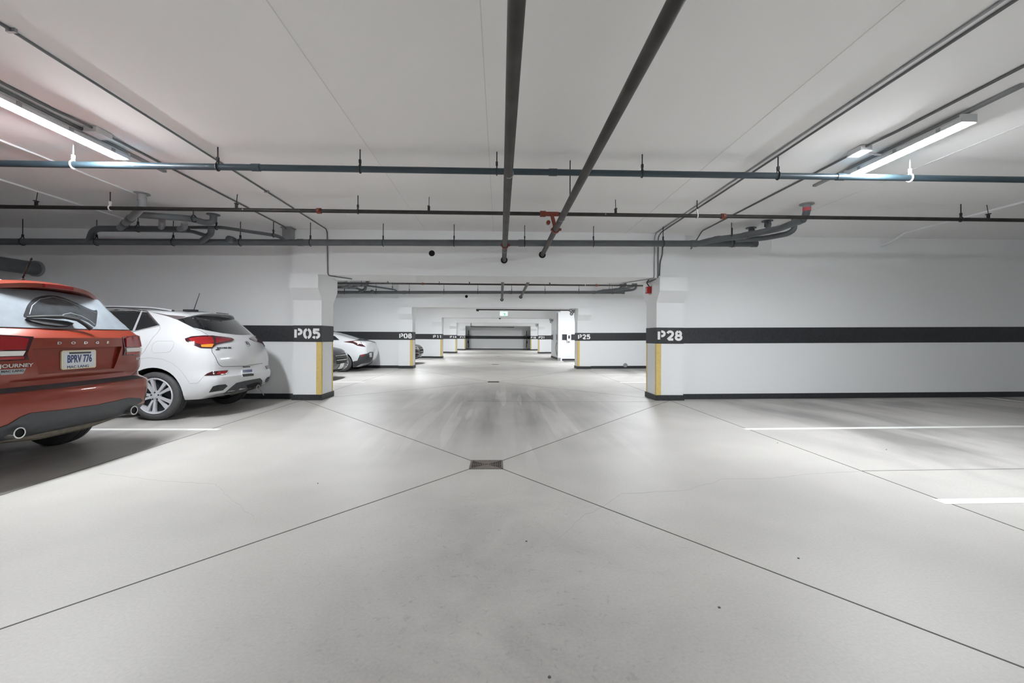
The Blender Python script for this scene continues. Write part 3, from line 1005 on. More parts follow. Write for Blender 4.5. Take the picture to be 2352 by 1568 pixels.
# running figure on the sign
mb = MB()
mb.tube([(0.20, 19.966, 2.34), (0.22, 19.966, 2.29)], 0.018, 6)
mb.tube([(0.22, 19.966, 2.29), (0.17, 19.966, 2.24)], 0.011, 6)
mb.tube([(0.22, 19.966, 2.29), (0.26, 19.966, 2.26), (0.25, 19.966, 2.22)], 0.011, 6)
mb.tube([(0.15, 19.966, 2.33), (0.26, 19.966, 2.33)], 0.008, 6)
mb.lathe([(-0.005, 0.018), (0.005, 0.018)], (0.195, 19.966, 2.385), (0, 1, 0), 10)
mb.build('running_figure', M_green, p)
p = thing('cross_conduit', (0.8, 20.05, 2.5), 'dark conduit crossing the aisle above the exit sign', 'conduit')
MB().tube([(-1.05, 20.05, 2.5), (3.2, 20.05, 2.5)], 0.03, 10).build('conduit_run', M_steel, p, True)
MB().lathe([(-0.06, 0.05), (0.06, 0.065)], (-1.03, 20.05, 2.48), (1, 0, 0), 10).build('end_fitting', M_steel, p)
for x in (-0.9, 1.0, 2.8):
    MB().tube([(x, 20.05, 2.5), (x, 20.05, CEIL)], 0.01, 6).build('hanger_rod', M_rod, p)
p = thing('dome_camera', (0.0, 25.6, 2.36), 'small black dome camera under the third beam', 'camera')
MB().lathe([(0.0, 0.07), (-0.03, 0.07), (-0.03, 0.055), (-0.07, 0.04), (-0.09, 0.001)], (0, 25.75, BEAM_Z), (0, 0, 1), 14).build('dome', M_plas, p, True)
MB().lathe([(0.0, 0.08), (-0.02, 0.08)], (0, 25.75, BEAM_Z), (0, 0, 1), 14).build('mount_ring', M_zinc, p)

# emergency twin heads and alarm on the right columns
def twin_heads(x, y, z, label):
    o = thing('emergency_light', (x, y, z), label, 'emergency light', 'twin-head emergency lights on the right columns')
    MB().box((x - 0.06, y - 0.06, z - 0.05), (x, y + 0.10, z + 0.07)).build('bracket', M_zinc, o)
    for dz, dx in ((0.03, -0.17), (-0.10, -0.14)):
        MB().tube([(x - 0.04, y, z), (x + dx + 0.05, y - 0.02, z + dz)], 0.02, 6).build('arm', M_plas, o)
        h = MB().lathe([(-0.08, 0.060), (-0.07, 0.068), (0.0, 0.064), (0.05, 0.03)], (x + dx, y - 0.05, z + dz), (0, 1, 0), 16).build('lamp_head', M_plas, o, True)
        MB().lathe([(-0.081, 0.001), (-0.081, 0.046)], (x + dx, y - 0.05, z + dz), (0, 1, 0), 16).build('lens', M_fixt, h)


twin_heads(CR0, 17.72, 2.30, 'black twin-head emergency light on the P25 column')
twin_heads(CR0, 34.6, 2.25, 'black twin-head emergency light on the P21 column')
twin_heads(LX, 26.7, 2.30, 'black twin-head emergency light on the lobby block side wall')
p = thing('fire_alarm', (CR0, 8.75, 2.18), 'red fire alarm horn on the inner face of the P28 capital', 'alarm')
MB().box((CR0 - 0.085, 8.69, 2.12), (CR0 - 0.004, 8.81, 2.25)).build('alarm_body', M_alarm, p)
MB().box((CR0 - 0.004, 8.67, 2.10), (CR0 + 0.0, 8.83, 2.27)).build('back_plate', M_zinc, p)
MB().box((CR0 - 0.10, 8.73, 2.14), (CR0 - 0.085, 8.77, 2.23)).build('strobe', M_lensw, p)
MB().tube(curve_pts([(CR0 - 0.03, 8.72, 2.25), (CR0 - 0.10, 8.7, 2.33), (CR0 - 0.06, 8.68, BEAM_Z)], 0.05), 0.010, 6).build('cable', M_plas, p)
# stain-like small vent near P25 wall foot
p = tag(MB().lathe([(-0.004, 0.09), (-0.012, 0.08), (-0.014, 0.001)], (5.0, LINES[2] + WALL_OFF - 0.0, 0.14), (0, 1, 0), 16).build('cleanout_cover', M_pvcl),
        'small round cleanout cover low on the wall beside P25', 'cover')

# far-end conduit and bicycles
conduit('conduit', [(-2.84, 42.9, CEIL - 0.3), (-2.84, 42.9, 2.30), (1.4, 42.9, 2.26)], 0.03, M_steel, 'dark conduit stepping down under the farthest beam')


def bicycle(x, sgn, label):
    o = thing('bicycle', (x, Y_FAR - 0.55, 0.2), label, 'bicycle', 'bicycles hung on the far wall')
    yA, yB = Y_FAR - 0.36, Y_FAR - 0.36
    zA, zB = 0.52, 1.62
    for z in (zA, zB):
        w_ = MB().tube([(x, yA + 0.33 * math.sin(a), z + 0.33 * math.cos(a)) for a in [i * PI / 12 for i in range(25)]], 0.028, 8).build('wheel', M_rub, o)
        MB().tube([(x - 0.05, yA, z), (x + 0.05, yA, z)], 0.03, 8).build('hub', M_zinc, w_)
        for i in range(6):
            a = i * PI / 6
            MB().tube([(x, yA + 0.31 * math.sin(a), z + 0.31 * math.cos(a)), (x, yA - 0.31 * math.sin(a), z - 0.31 * math.cos(a))], 0.003, 4).build('spoke', M_zinc, w_)
    mb = MB()
    bb, hd, st = V((x, yA - 0.06, 0.92)), V((x, yA - 0.42, 1.45)), V((x, yA - 0.52, 0.85))
    mb.tube([bb, hd], 0.022, 8).tube([st, hd], 0.02, 8).tube([bb, st], 0.02, 8)
    mb.tube([bb, (x, yA, zA)], 0.014, 6).tube([st, (x, yA, zA)], 0.012, 6).tube([hd, (x, yB, zB)], 0.02, 8)
    mb.build('frame', M_plas, o)
    MB().tube(curve_pts([(x - 0.30, yA - 0.52, 1.30), (x - 0.26, yA - 0.5, 1.46), (x, yA - 0.46, 1.52), (x + 0.26, yA - 0.5, 1.46), (x + 0.30, yA - 0.52, 1.30)], 0.06), 0.018, 8).build('handlebar', M_plas, o)
    MB().box((x - 0.07, yA - 0.66, 0.66), (x + 0.07, yA - 0.58, 0.92)).build('saddle', M_plas, o)
    MB().tube([(x - 0.14, yA - 0.06, 0.98), (x - 0.05, yA - 0.06, 0.92), (x + 0.05, yA - 0.06, 0.92), (x + 0.14, yA - 0.06, 0.86)], 0.015, 6).build('pedal_crank', M_zinc, o)
    MB().tube([(x, Y_FAR, 1.99), (x, yA, 1.99), (x, yA, 1.93)], 0.012, 6).build('wall_hook', M_zinc, o)
    MB().tube([(x - 0.25 * sgn, Y_FAR - 0.01, 1.95), (x - 0.25 * sgn, Y_FAR - 0.45, 1.95), (x - 0.25 * sgn, Y_FAR - 0.01, 1.5)], 0.014, 6).build('rack_bracket', M_rod, o)


bicycle(-3.2, 1, 'dark bicycle hung upright on the far wall beside P17')
bicycle(2.75, -1, 'dark bicycle hung upright on the far wall beside P18')


# ------------------------------------------------------------------ cars
def body_mesh(levels, wb, R, wy, mpaint, arch=0.055, nR=9, nC=7, nS=30, cuts=()):
    """stack of horizontal plan outlines: each level (z, x_rear, x_front, half_width, rear_corner, rear_bow, front_corner, front_bow)"""
    rings = []
    for (z, xr, xf, w_, rc, bow, fc, fbow) in levels:
        half = []
        for i in range(nR):
            y = (w_ - rc) * i / (nR - 1)
            half.append((xr + bow * (y / w_) ** 2.2, y))
        cxr = half[-1][0]
        rx = rc * 1.5
        for i in range(1, nC + 1):
            a = PI / 2 * i / nC
            half.append((cxr + rx * (1 - math.cos(a)), (w_ - rc) + rc * math.sin(a)))
        x0 = half[-1][0]
        fh = []
        for i in range(nR):
            y = (w_ - fc) * i / (nR - 1)
            fh.append((xf - fbow * (y / w_) ** 2.2, y))
        cxf = fh[-1][0]
        fx = fc * 1.6
        for i in range(1, nC + 1):
            a = PI / 2 * i / nC
            fh.append((cxf - fx * (1 - math.cos(a)), (w_ - fc) + fc * math.sin(a)))
        x1 = fh[-1][0]
        for i in range(1, nS):
            half.append((x0 + (x1 - x0) * i / nS, w_ + 0.012 * math.sin(PI * i / nS)))
        half += fh[::-1]
        ring = [V((x, y, z)) for x, y in half] + [V((x, -y, z)) for x, y in half[-2:0:-1]]
        rings.append(ring)
    n_ = len(rings[0])
    vs = [v for r in rings for v in r]
    fs = []
    for i in range(len(rings) - 1):
        for j in range(n_):
            fs.append((i * n_ + j, i * n_ + (j + 1) % n_, (i + 1) * n_ + (j + 1) % n_, (i + 1) * n_ + j))
    fs += [tuple(range(n_))[::-1], tuple(range((len(rings) - 1) * n_, len(rings) * n_))]
    base = obj('body_tmp', vs, fs, mpaint)
    cutters = []
    for x in (0, wb):
        for s in (-1, 1):
            c = MB().tube([(x, s * (wy - 0.36), R), (x, s * (wy + 0.4), R)], R + arch, 40).build('cut', M_black)
            cutters.append(c)
    for mbx in cuts:
        cutters.append(mbx.build('cut', mpaint))
    for c in cutters:
        md = base.modifiers.new('b', 'BOOLEAN')
        md.object = c
        md.operation = 'DIFFERENCE'
        md.solver = 'EXACT'
        try:
            md.material_mode = 'TRANSFER'
        except Exception:
            pass
    dg = bpy.context.evaluated_depsgraph_get()
    dg.update()
    me = bpy.data.meshes.new_from_object(base.evaluated_get(dg))
    for c in cutters + [base]:
        bpy.data.objects.remove(c)
    me.polygons.foreach_set('use_smooth', [True] * len(me.polygons))
    me.set_sharp_from_angle(angle=math.radians(32))
    return me


class Car:
    def __init__(s, name, label, loc, rz, me):
        s.root = thing(name, loc, label, 'car', 'parked cars', rz, world=False)
        s.loc, s.rz = V(loc), rz
        s.body = bpy.data.objects.new('body', me)
        C.objects.link(s.body)
        s.body.parent = s.root
        bm = bmesh.new()
        bm.from_mesh(me)
        s.bvh = BVHTree.FromBMesh(bm)
        bm.free()
        s.cr, s.sr = math.cos(-rz), math.sin(-rz)

    def rot(s, v):
        return V((v.x * s.cr - v.y * s.sr, v.x * s.sr + v.y * s.cr, v.z))

    # sight line from the measured photo point, in car coordinates
    def m_px(s, u, v):
        return s.rot(V((0, 0, CAM_H)) - s.loc), s.rot(ray(u, v)).normalized()

    def m_rear(s, u, v):
        return V((-4, u, v)), V((1, 0, 0))

    def m_front(s, u, v):
        return V((8, u, v)), V((-1, 0, 0))

    def m_side(s, u, v):
        return V((u, 3, v)), V((0, -1, 0))

    def hit(s, fn, u, v):
        o, d = fn(u, v)
        h, nn, _, _ = s.bvh.ray_cast(o, d)
        if h is None:
            # nearest approach to the body
            best = None
            for k in range(60):
                q = o + d * (2.0 + k * 0.12)
                hh, n2, _, dist = s.bvh.find_nearest(q)
                if best is None or dist < best[2]:
                    best = (hh, n2, dist)
            h, nn = best[0], best[1]
        if nn.dot(d) > 0:
            nn = -nn
        return h, nn

    def patch(s, name, fn, outline, m, off=0.004, step=None, parent=None, mirror=False, smooth_outline=False, sink=0.006):
        pts = [V(p) for p in outline]
        if smooth_outline:
            q = []
            n_ = len(pts)
            for i in range(n_):
                a, b, c, d = pts[i - 1], pts[i], pts[(i + 1) % n_], pts[(i + 2) % n_]
                for t in (0, 0.25, 0.5, 0.75):
                    q.append(0.5 * ((2 * b) + (c - a) * t + (2 * a - 5 * b + 4 * c - d) * t * t + (3 * b - a - 3 * c + d) * t ** 3))
            pts = q
        minx, maxx = min(p.x for p in pts), max(p.x for p in pts)
        miny, maxy = min(p.y for p in pts), max(p.y for p in pts)
        if step is None:
            step = max(maxx - minx, maxy - miny) / 14
        bd = []
        n_ = len(pts)
        for i in range(n_):
            a, b = pts[i], pts[(i + 1) % n_]
            k = max(1, int((b - a).length / step))
            for j in range(k):
                bd.append(a.lerp(b, j / k))
        nb = len(bd)

        def inside(p):
            r = False
            for i in range(nb):
                a, b = bd[i], bd[i - 1]
                if (a.y > p.y) != (b.y > p.y) and p.x < (b.x - a.x) * (p.y - a.y) / (b.y - a.y) + a.x:
                    r = not r
            return r

        grid = []
        y = miny + step / 2
        while y < maxy:
            x = minx + step / 2
            while x < maxx:
                q = V((x, y))
                if inside(q) and min((q - b).length for b in bd) > step * 0.35:
                    grid.append(q)
                x += step
            y += step
        vc, _, tris, _, _, _ = delaunay_2d_cdt([V((p.x, p.y)) for p in bd + grid], [(i, (i + 1) % nb) for i in range(nb)], [list(range(nb))], 1, 1e-5)
        hits = [s.hit(fn, p.x, p.y) for p in vc]
        vs = [h + nn * off for h, nn in hits]
        fs = [tuple(t) for t in tris]
        # skirt down into the body
        cnt = {}
        for t in fs:
            for i in range(len(t)):
                e = (t[i], t[(i + 1) % len(t)])
                cnt[tuple(sorted(e))] = cnt.get(tuple(sorted(e)), 0) + 1
        edge = [e for t in fs for e in [(t[i], t[(i + 1) % len(t)]) for i in range(len(t))] if cnt[tuple(sorted(e))] == 1]
        lo = {}
        for e in edge:
            for i in e:
                if i not in lo:
                    lo[i] = len(vs)
                    vs.append(hits[i][0] - hits[i][1] * sink)
        for a, b in edge:
            fs.append((a, lo[a], lo[b], b))
        o = obj(name, vs, fs, m, parent or s.root, True, 0.7)
        if mirror:
            obj(name, [(v.x, -v.y, v.z) for v in vs], fs, m, parent or s.root, True, 0.7)
        return o

    def line(s, name, fn, pts, m, r=0.003, off=0.0, parent=None, n=6, mirror=False, sub=4):
        out = []
        for i in range(len(pts) - 1):
            a, b = V(pts[i]), V(pts[i + 1])
            for j in range(sub):
                q = a.lerp(b, j / sub)
                h, nn = s.hit(fn, q.x, q.y)
                out.append(h + nn * off)
        h, nn = s.hit(fn, *pts[-1])
        out.append(h + nn * off)
        MB().tube(out, r, n).build(name, m, parent or s.root, True)
        if mirror:
            MB().tube([(v.x, -v.y, v.z) for v in out], r, n).build(name, m, parent or s.root, True)

    def wheel(s, x, y, R, rim, wd, style=10):
        sg = 1 if y > 0 else -1
        ax = V((0, sg, 0))
        o = V((x, y, R))   # outer face plane
        prof = [(-wd, rim), (-wd, R - 0.03), (-wd + 0.03, R - 0.004), (-wd * 0.5, R), (-0.03, R - 0.004), (-0.008, R - 0.022), (0.004, R - 0.06),
                (0.0, rim + 0.02), (-0.012, rim)]
        wh = MB().lathe(prof, o, ax, 40).build('wheel', M_rub, s.root, True, 0.9)
        for k in (-0.35, -0.5, -0.65):
            MB().lathe([(wd * k - 0.004, R - 0.002), (wd * k - 0.004, R + 0.0012), (wd * k + 0.004, R + 0.0012), (wd * k + 0.004, R - 0.002)], o, ax, 40).build('tread_groove', M_black, wh)
        MB().lathe([(-0.010, rim + 0.004), (0.002, rim - 0.004), (-0.004, rim - 0.016), (-0.10, rim - 0.03), (-wd, rim - 0.02)], o, ax, 40).build('rim', M_alloy, wh, True)
        MB().lathe([(-0.09, rim - 0.02), (-0.085, 0.03)], o, ax, 32).build('brake_disc', M_alloyd, wh, True)
        for i in range(style):
            a = 2 * PI * i / style + (0.10 if i % 2 else -0.10) + 0.25
            u, vdir = V((math.cos(a), 0, math.sin(a))), V((-math.sin(a), 0, math.cos(a)))
            pts = []
            for rr, hw, dep in ((0.045, 0.016, -0.02), (rim * 0.55, 0.016, -0.012), (rim - 0.012, 0.025, -0.006)):
                for sd in (-1, 1):
                    for dd in (0, -0.035):
                        pts.append(o + u * rr + vdir * hw * sd + ax * (dep + dd))
            fs = []
            for j in range(2):
                b = j * 4
                fs += [(b, b + 2, b + 6, b + 4), (b + 1, b + 5, b + 7, b + 3), (b, b + 4, b + 5, b + 1), (b + 2, b + 3, b + 7, b + 6)]
            fs += [(0, 1, 3, 2), (8, 10, 11, 9)]
            MB().add(pts, fs).build('spoke', M_alloy, wh)
        MB().lathe([(-0.05, 0.075), (-0.02, 0.07), (-0.016, 0.03), (-0.008, 0.028), (-0.006, 0.001)], o, ax, 20).build('hub_cap', M_alloy, wh, True)
        for i in range(5):
            a = 2 * PI * i / 5 + 0.3
            q = o + V((math.cos(a), 0, math.sin(a))) * 0.052
            MB().lathe([(-0.02, 0.012), (-0.008, 0.010), (-0.007, 0.001)], q, ax, 8).build('lug_nut', M_plas, wh)
        return wh


def mtx_rear(p, nrm=V((-1, 0, 0))):
    """text frame on a surface facing backwards (car coordinates): x axis runs to the car's right"""
    z = nrm.normalized()
    y = (V((0, 0, 1)) - z * z.z).normalized()
    x = y.cross(z)
    m = Matrix.Identity(4)
    for i in range(3):
        m[i][0], m[i][1], m[i][2], m[i][3] = x[i], y[i], z[i], p[i]
    return m


# ---- red car (tail towards the aisle)
RX, RY, RR, RWB = -4.90, 4.17, 0.365, 2.89
lev = [  # z, rear, front, half width, rear corner, bow, front corner, front bow
    (0.24, 0.50, 3.50, 0.78, 0.10, 0.05, 0.2, 0.10),
    (0.325, 0.46, 3.66, 0.84, 0.10, 0.05, 0.25, 0.12),
    (0.335, -0.86, 3.68, 0.85, 0.16, 0.07, 0.25, 0.12),
    (0.38, -0.98, 3.74, 0.885, 0.20, 0.10, 0.25, 0.12),
    (0.46, -1.04, 3.78, 0.912, 0.21, 0.11, 0.25, 0.14),
    (0.54, -1.070, 3.80, 0.925, 0.25, 0.13, 0.25, 0.14),
    (0.64, -1.086, 3.80, 0.932, 0.25, 0.13, 0.25, 0.14),
    (0.72, -1.086, 3.79, 0.932, 0.25, 0.13, 0.25, 0.14),
    (0.735, -1.078, 3.79, 0.928, 0.25, 0.13, 0.25, 0.14),
    (0.742, -1.064, 3.79, 0.922, 0.25, 0.12, 0.25, 0.14),
    (0.778, -0.978, 3.78, 0.900, 0.22, 0.09, 0.25, 0.14),
    (0.82, -0.974, 3.76, 0.894, 0.22, 0.09, 0.25, 0.14),
    (0.86, -0.998, 3.74, 0.892, 0.22, 0.10, 0.25, 0.14),
    (0.93, -1.014, 3.72, 0.892, 0.22, 0.12, 0.25, 0.14),
    (1.02, -1.026, 3.62, 0.890, 0.22, 0.135, 0.3, 0.16),
    (1.10, -1.034, 3.30, 0.886, 0.22, 0.14, 0.3, 0.16),
    (1.18, -1.040, 2.70, 0.878, 0.22, 0.14, 0.3, 0.16),
    (1.192, -1.030, 2.60, 0.873, 0.22, 0.14, 0.3, 0.16),
    (1.25, -0.957, 2.45, 0.836, 0.18, 0.13, 0.3, 0.16),
    (1.262, -0.942, 2.40, 0.826, 0.18, 0.13, 0.3, 0.16),
    (1.36, -0.877, 2.22, 0.760, 0.17, 0.13, 0.3, 0.18),
    (1.48, -0.797, 1.98, 0.680, 0.15, 0.12, 0.3, 0.20),
    (1.57, -0.735, 1.75, 0.630, 0.12, 0.10, 0.3, 0.22),
    (1.63, -0.68, 1.55, 0.585, 0.12, 0.10, 0.3, 0.24),
    (1.68, -0.50, 1.25, 0.50, 0.16, 0.10, 0.3, 0.2),
    (1.705, 0.0, 0.9, 0.34, 0.2, 0.10, 0.2, 0.2),
]
cutp = MB().prism([(-0.43, 1.092), (0.43, 1.092), (0.36, 0.872), (-0.36, 0.872)], lambda u, v, d: (d, u, v), -1.3, -0.972)
me = body_mesh(lev, RWB, RR, 0.92, M_redcar, cuts=(cutp,))
me.materials.append(M_valance)          # unpainted plastic under the bumper
for pg in me.polygons:
    if pg.center.z < 0.43 and pg.center.x < -0.45 and pg.material_index == 0:
        pg.material_index = len(me.materials) - 1
car = Car('car', 'copper-red crossover car parked tail-out at the left edge', (RX, RY, 0), PI, me)
for x in (0, RWB):
    for s in (-1, 1):
        car.wheel(x, s * 0.905, RR, 0.245, 0.225)
E1 = car
# rear glass (dusty), wiped sector, lamps
zb_, zt = 1.268, 1.560
car.patch('rear_glass', car.m_rear, [(-0.815, zb_ + 0.02), (-0.70, zb_ - 0.002), (0, zb_ - 0.008), (0.70, zb_ - 0.002), (0.815, zb_ + 0.02), (0.63, 1.555), (0.45, 1.59), (0, 1.61), (-0.45, 1.59), (-0.63, 1.555)],
          M_dusty, 0.008, 0.035)
wp = car.patch('wiped_glass', car.m_px, [(55, 730), (56, 715), (64, 698), (78, 686), (100, 680), (125, 680), (150, 687), (180, 700), (210, 713), (221, 714), (220, 735), (216, 751), (200, 741), (180, 733), (160, 732), (130, 733), (95, 731)],
               M_wiped, 0.010, 4, smooth_outline=True)
car.line('scratch_arc', car.m_px, [(66, 723), (72, 703), (90, 688), (120, 683), (150, 691), (185, 706), (219, 720)], M_dusty, 0.003, 0.010, wp)
car.line('scratch_arc', car.m_px, [(132, 732), (145, 723), (160, 720), (185, 727), (205, 738), (216, 747)], M_dusty, 0.005, 0.009, wp)
wpr = []
for (u, v, o_) in ((55, 733, 0.03), (90, 733, 0.04), (130, 734, 0.05), (165, 742, 0.06), (185, 754, 0.06), (203, 764, 0.045)):
    h, nn = car.hit(car.m_px, u, v)
    wpr.append(h + nn * o_)
arm = MB().tube(wpr, [0.008, 0.012, 0.014, 0.016, 0.018, 0.022], 8).build('wiper_arm', M_plas, car.root, True)
car.patch('wiper_blade', car.m_px, [(55, 735), (100, 736), (150, 741), (165, 746), (152, 752), (130, 752), (95, 748), (66, 741)], M_plas, 0.028, 6, arm, smooth_outline=False, sink=-0.006)
for s in (-1, 1):
    def cyl(u, v, s=s):
        a = math.radians(u)
        d = V((-math.cos(a), s * math.sin(a), 0))
        return V((-0.55, s * 0.45, v)) + d * 3, -d
    lo = car.patch('tail_lamp', cyl, [(-3, 1.185), (25, 1.200), (50, 1.205), (80, 1.205), (80, 1.00), (40, 0.995), (0, 1.0), (2, 1.05)], M_lensd, 0.010, 6)
    car.patch('red_lens', cyl, [(2, 1.175), (25, 1.190), (50, 1.196), (77, 1.196), (77, 1.085), (40, 1.085), (4, 1.085)], M_lens, 0.014, 6, lo)
    car.patch('reverse_lens', cyl, [(4, 1.075), (40, 1.077), (66, 1.077), (66, 1.040), (40, 1.036), (6, 1.036)], M_lensw, 0.014, 6, lo)
    car.patch('lower_lens', cyl, [(5, 1.03), (40, 1.03), (77, 1.035), (77, 1.008), (40, 1.006), (5, 1.008)], M_lens, 0.013, 6, lo)
    # side glass and door glass, tailpipes, rails
    sd = (lambda u, v, s=s: (V((u, s * 3, v)), V((0, -s, 0))))
    car.patch('side_glass', sd, [(-0.62, 1.30), (0.0, 1.28), (1.9, 1.24), (2.25, 1.26), (1.65, 1.57), (0.5, 1.62), (-0.50, 1.60)], M_glass, 0.003, 0.12)
    tp = V((-1.0, s * 0.55, 0.415))
    t = MB().lathe([(-0.035, 0.036), (-0.035, 0.046), (0.10, 0.046), (0.35, 0.03)], tp, (1, 0, 0.0), 20).build('tailpipe', M_chrome, car.root, True)
    MB().lathe([(-0.034, 0.001), (-0.034, 0.036)], tp + V((0.01, 0, 0)), (1, 0, 0), 16).build('tailpipe_bore', M_black, t)
    MB().tube(curve_pts([(-0.34, s * 0.50, 1.685), (-0.18, s * 0.51, 1.735), (0.1, s * 0.515, 1.75), (1.1, s * 0.50, 1.745), (1.35, s * 0.49, 1.655)], 0.12), 0.017, 8).build('roof_rail', M_chrome, car.root, True)
# spoiler
mb = MB()
secs = []
for i in range(13):
    t = -1 + i / 6
    y = t * 0.575
    xb = -0.80 + 0.17 * abs(t) ** 2.2
    zt_ = 1.688 - 0.085 * abs(t) ** 2.4
    secs.append([(xb + 0.38, y, zt_ + 0.012), (xb + 0.10, y, zt_ + 0.008), (xb, y, zt_ - 0.016), (xb + 0.006, y, zt_ - 0.055), (xb + 0.10, y, zt_ - 0.066), (xb + 0.34, y, zt_ - 0.05)])
vs = [v for s in secs for v in s]
fs = []
for i in range(12):
    for j in range(6):
        fs.append((i * 6 + j, i * 6 + (j + 1) % 6, (i + 1) * 6 + (j + 1) % 6, (i + 1) * 6 + j))
fs += [tuple(range(6)), tuple(range(72, 78))]
sp = mb.add(vs, fs).build('spoiler', M_redcar, car.root, True, 0.5)
MB().box((-0.803, -0.13, 1.638), (-0.78, 0.13, 1.667)).build('brake_light', M_lens, sp)
MB().tube([(-0.45, 0.0, 1.695), (-0.47, 0.0, 1.735)], [0.03, 0.014], 10).build('antenna_base', M_plas, car.root)
ant = MB().tube([(-0.46, 0.0, 1.72), (-0.55, 0.0, 1.925)], 0.006, 6).build('antenna', M_black, car.root)
for i in range(10):
    q = V((-0.46, 0, 1.72)).lerp(V((-0.55, 0, 1.925)), (i + 1) / 11)
    MB().tube([q + V((0.001, 0, -0.003)), q + V((-0.001, 0, 0.003))], 0.010, 6).build('antenna_coil', M_black, ant)
MB().lathe([(0, 0.06), (0.02, 0.055), (0.035, 0.03), (0.04, 0.001)], (-0.1, -0.12, 1.70), (0, 0, 1), 14).build('roof_pod', M_whcond_lit_hanger, car.root, True)
# lower valance
va = car.patch('rear_valance', car.m_px, [(-70, 1010), (-10, 985), (20, 974), (45, 958), (70, 948), (140, 941), (225, 929), (298, 913), (322, 914), (327, 920), (312, 930), (291, 938), (262, 949), (225, 962), (158, 977), (98, 987), (45, 1003), (-20, 1025), (-70, 1030)],
               M_valance, 0.006, 9)
car.patch('bumper_vent', car.m_rear, [(0.80, 0.56), (0.88, 0.56), (0.88, 0.47), (0.83, 0.50)], M_plas, 0.007, 0.05)
car.patch('bumper_vent', car.m_rear, [(-0.80, 0.56), (-0.88, 0.56), (-0.88, 0.47), (-0.83, 0.50)], M_plas, 0.007, 0.05)
car.patch('bumper_step', car.m_rear, [(-0.72, 0.744), (0.72, 0.744), (0.66, 0.776), (-0.66, 0.776)], M_valance, 0.002, 0.06)
# liftgate shut lines
for s in (-1, 1):
    car.line('panel_gap', car.m_rear, [(s * 0.79, 0.99), (s * 0.775, 0.90), (s * 0.70, 0.80), (s * 0.62, 0.775)], M_gap, 0.003, 0.0)
    sd = (lambda u, v, s=s: (V((u, s * 3, v)), V((0, -s, 0))))
    car.line('panel_gap', sd, [(-0.86, 0.99), (-0.84, 0.82), (-0.60, 0.76), (-0.44, 0.62)], M_gap, 0.003, 0.0)
# underbody pieces
MB().tube([(-0.78, -0.60, 0.37), (-0.82, -0.2, 0.33), (-0.82, 0.2, 0.33), (-0.78, 0.60, 0.37)], 0.05, 10).build('muffler', M_exh, car.root, True)
MB().tube([(0, -0.75, 0.30), (0, 0.75, 0.30)], 0.05, 10).build('rear_axle', M_plas, car.root, True)
# plate in its frame
px_ = -0.985
pf = MB().prism([(-0.165, 0.905), (-0.155, 0.895), (0.155, 0.895), (0.165, 0.905), (0.165, 1.055), (0.155, 1.066), (-0.155, 1.066), (-0.165, 1.055)], lambda u, v, d: (d, u, v), px_, px_ + 0.012).build('plate_frame', M_platefr, car.root)
MB().box((px_ - 0.002, -0.150, 0.912), (px_ + 0.004, 0.150, 1.052)).build('licence_plate', M_plate, pf)
text_obj('plate_number', 'BPRV 776', 0.098, M_pltxt, pf, mtx_rear(V((px_ - 0.003, 0, 0.985))), 0.001, 0.002, 0.60)
text_obj('frame_lettering', 'MAC LANG', 0.036, M_pltxt, pf, mtx_rear(V((px_ - 0.003, 0.015, 0.914))), 0.001, 0.0, 1.15)
MB().box((px_ - 0.003, -0.11, 1.034), (px_ + 0.002, 0.10, 1.050)).build('frame_top_bar', M_valance, pf)
for i, ch in enumerate('DODGE'):
    y = 0.235 - i * 0.1175
    h, nn = car.hit(car.m_rear, y, 1.135)
    text_obj('badge_letter', ch, 0.030, M_chrome, car.root, mtx_rear(h + nn * 0.004, nn), 0.002, 0.001, 1.7)
h, nn = car.hit(car.m_rear, 0.525, 0.955)
text_obj('model_lettering', 'JOURNEY', 0.040, M_chrome, car.root, mtx_rear(h + nn * 0.004, nn), 0.002, 0.001, 1.25)
st = car.patch('dealer_sticker', car.m_rear, [(0.63, 0.928), (0.46, 0.928), (0.475, 0.886), (0.615, 0.886)], M_sticker, 0.002, 0.05)
h, nn = car.hit(car.m_rear, 0.545, 0.912)
text_obj('sticker_lettering', 'MAC LANG', 0.024, M_plas, st, mtx_rear(h + nn * 0.003, nn), 0.0005, 0.0006, 1.2)
h, nn = car.hit(car.m_rear, -0.70, 0.955)
text_obj('trim_lettering', 'SXT', 0.034, M_chrome, car.root, mtx_rear(h + nn * 0.004, nn), 0.002, 0.001, 1.2)

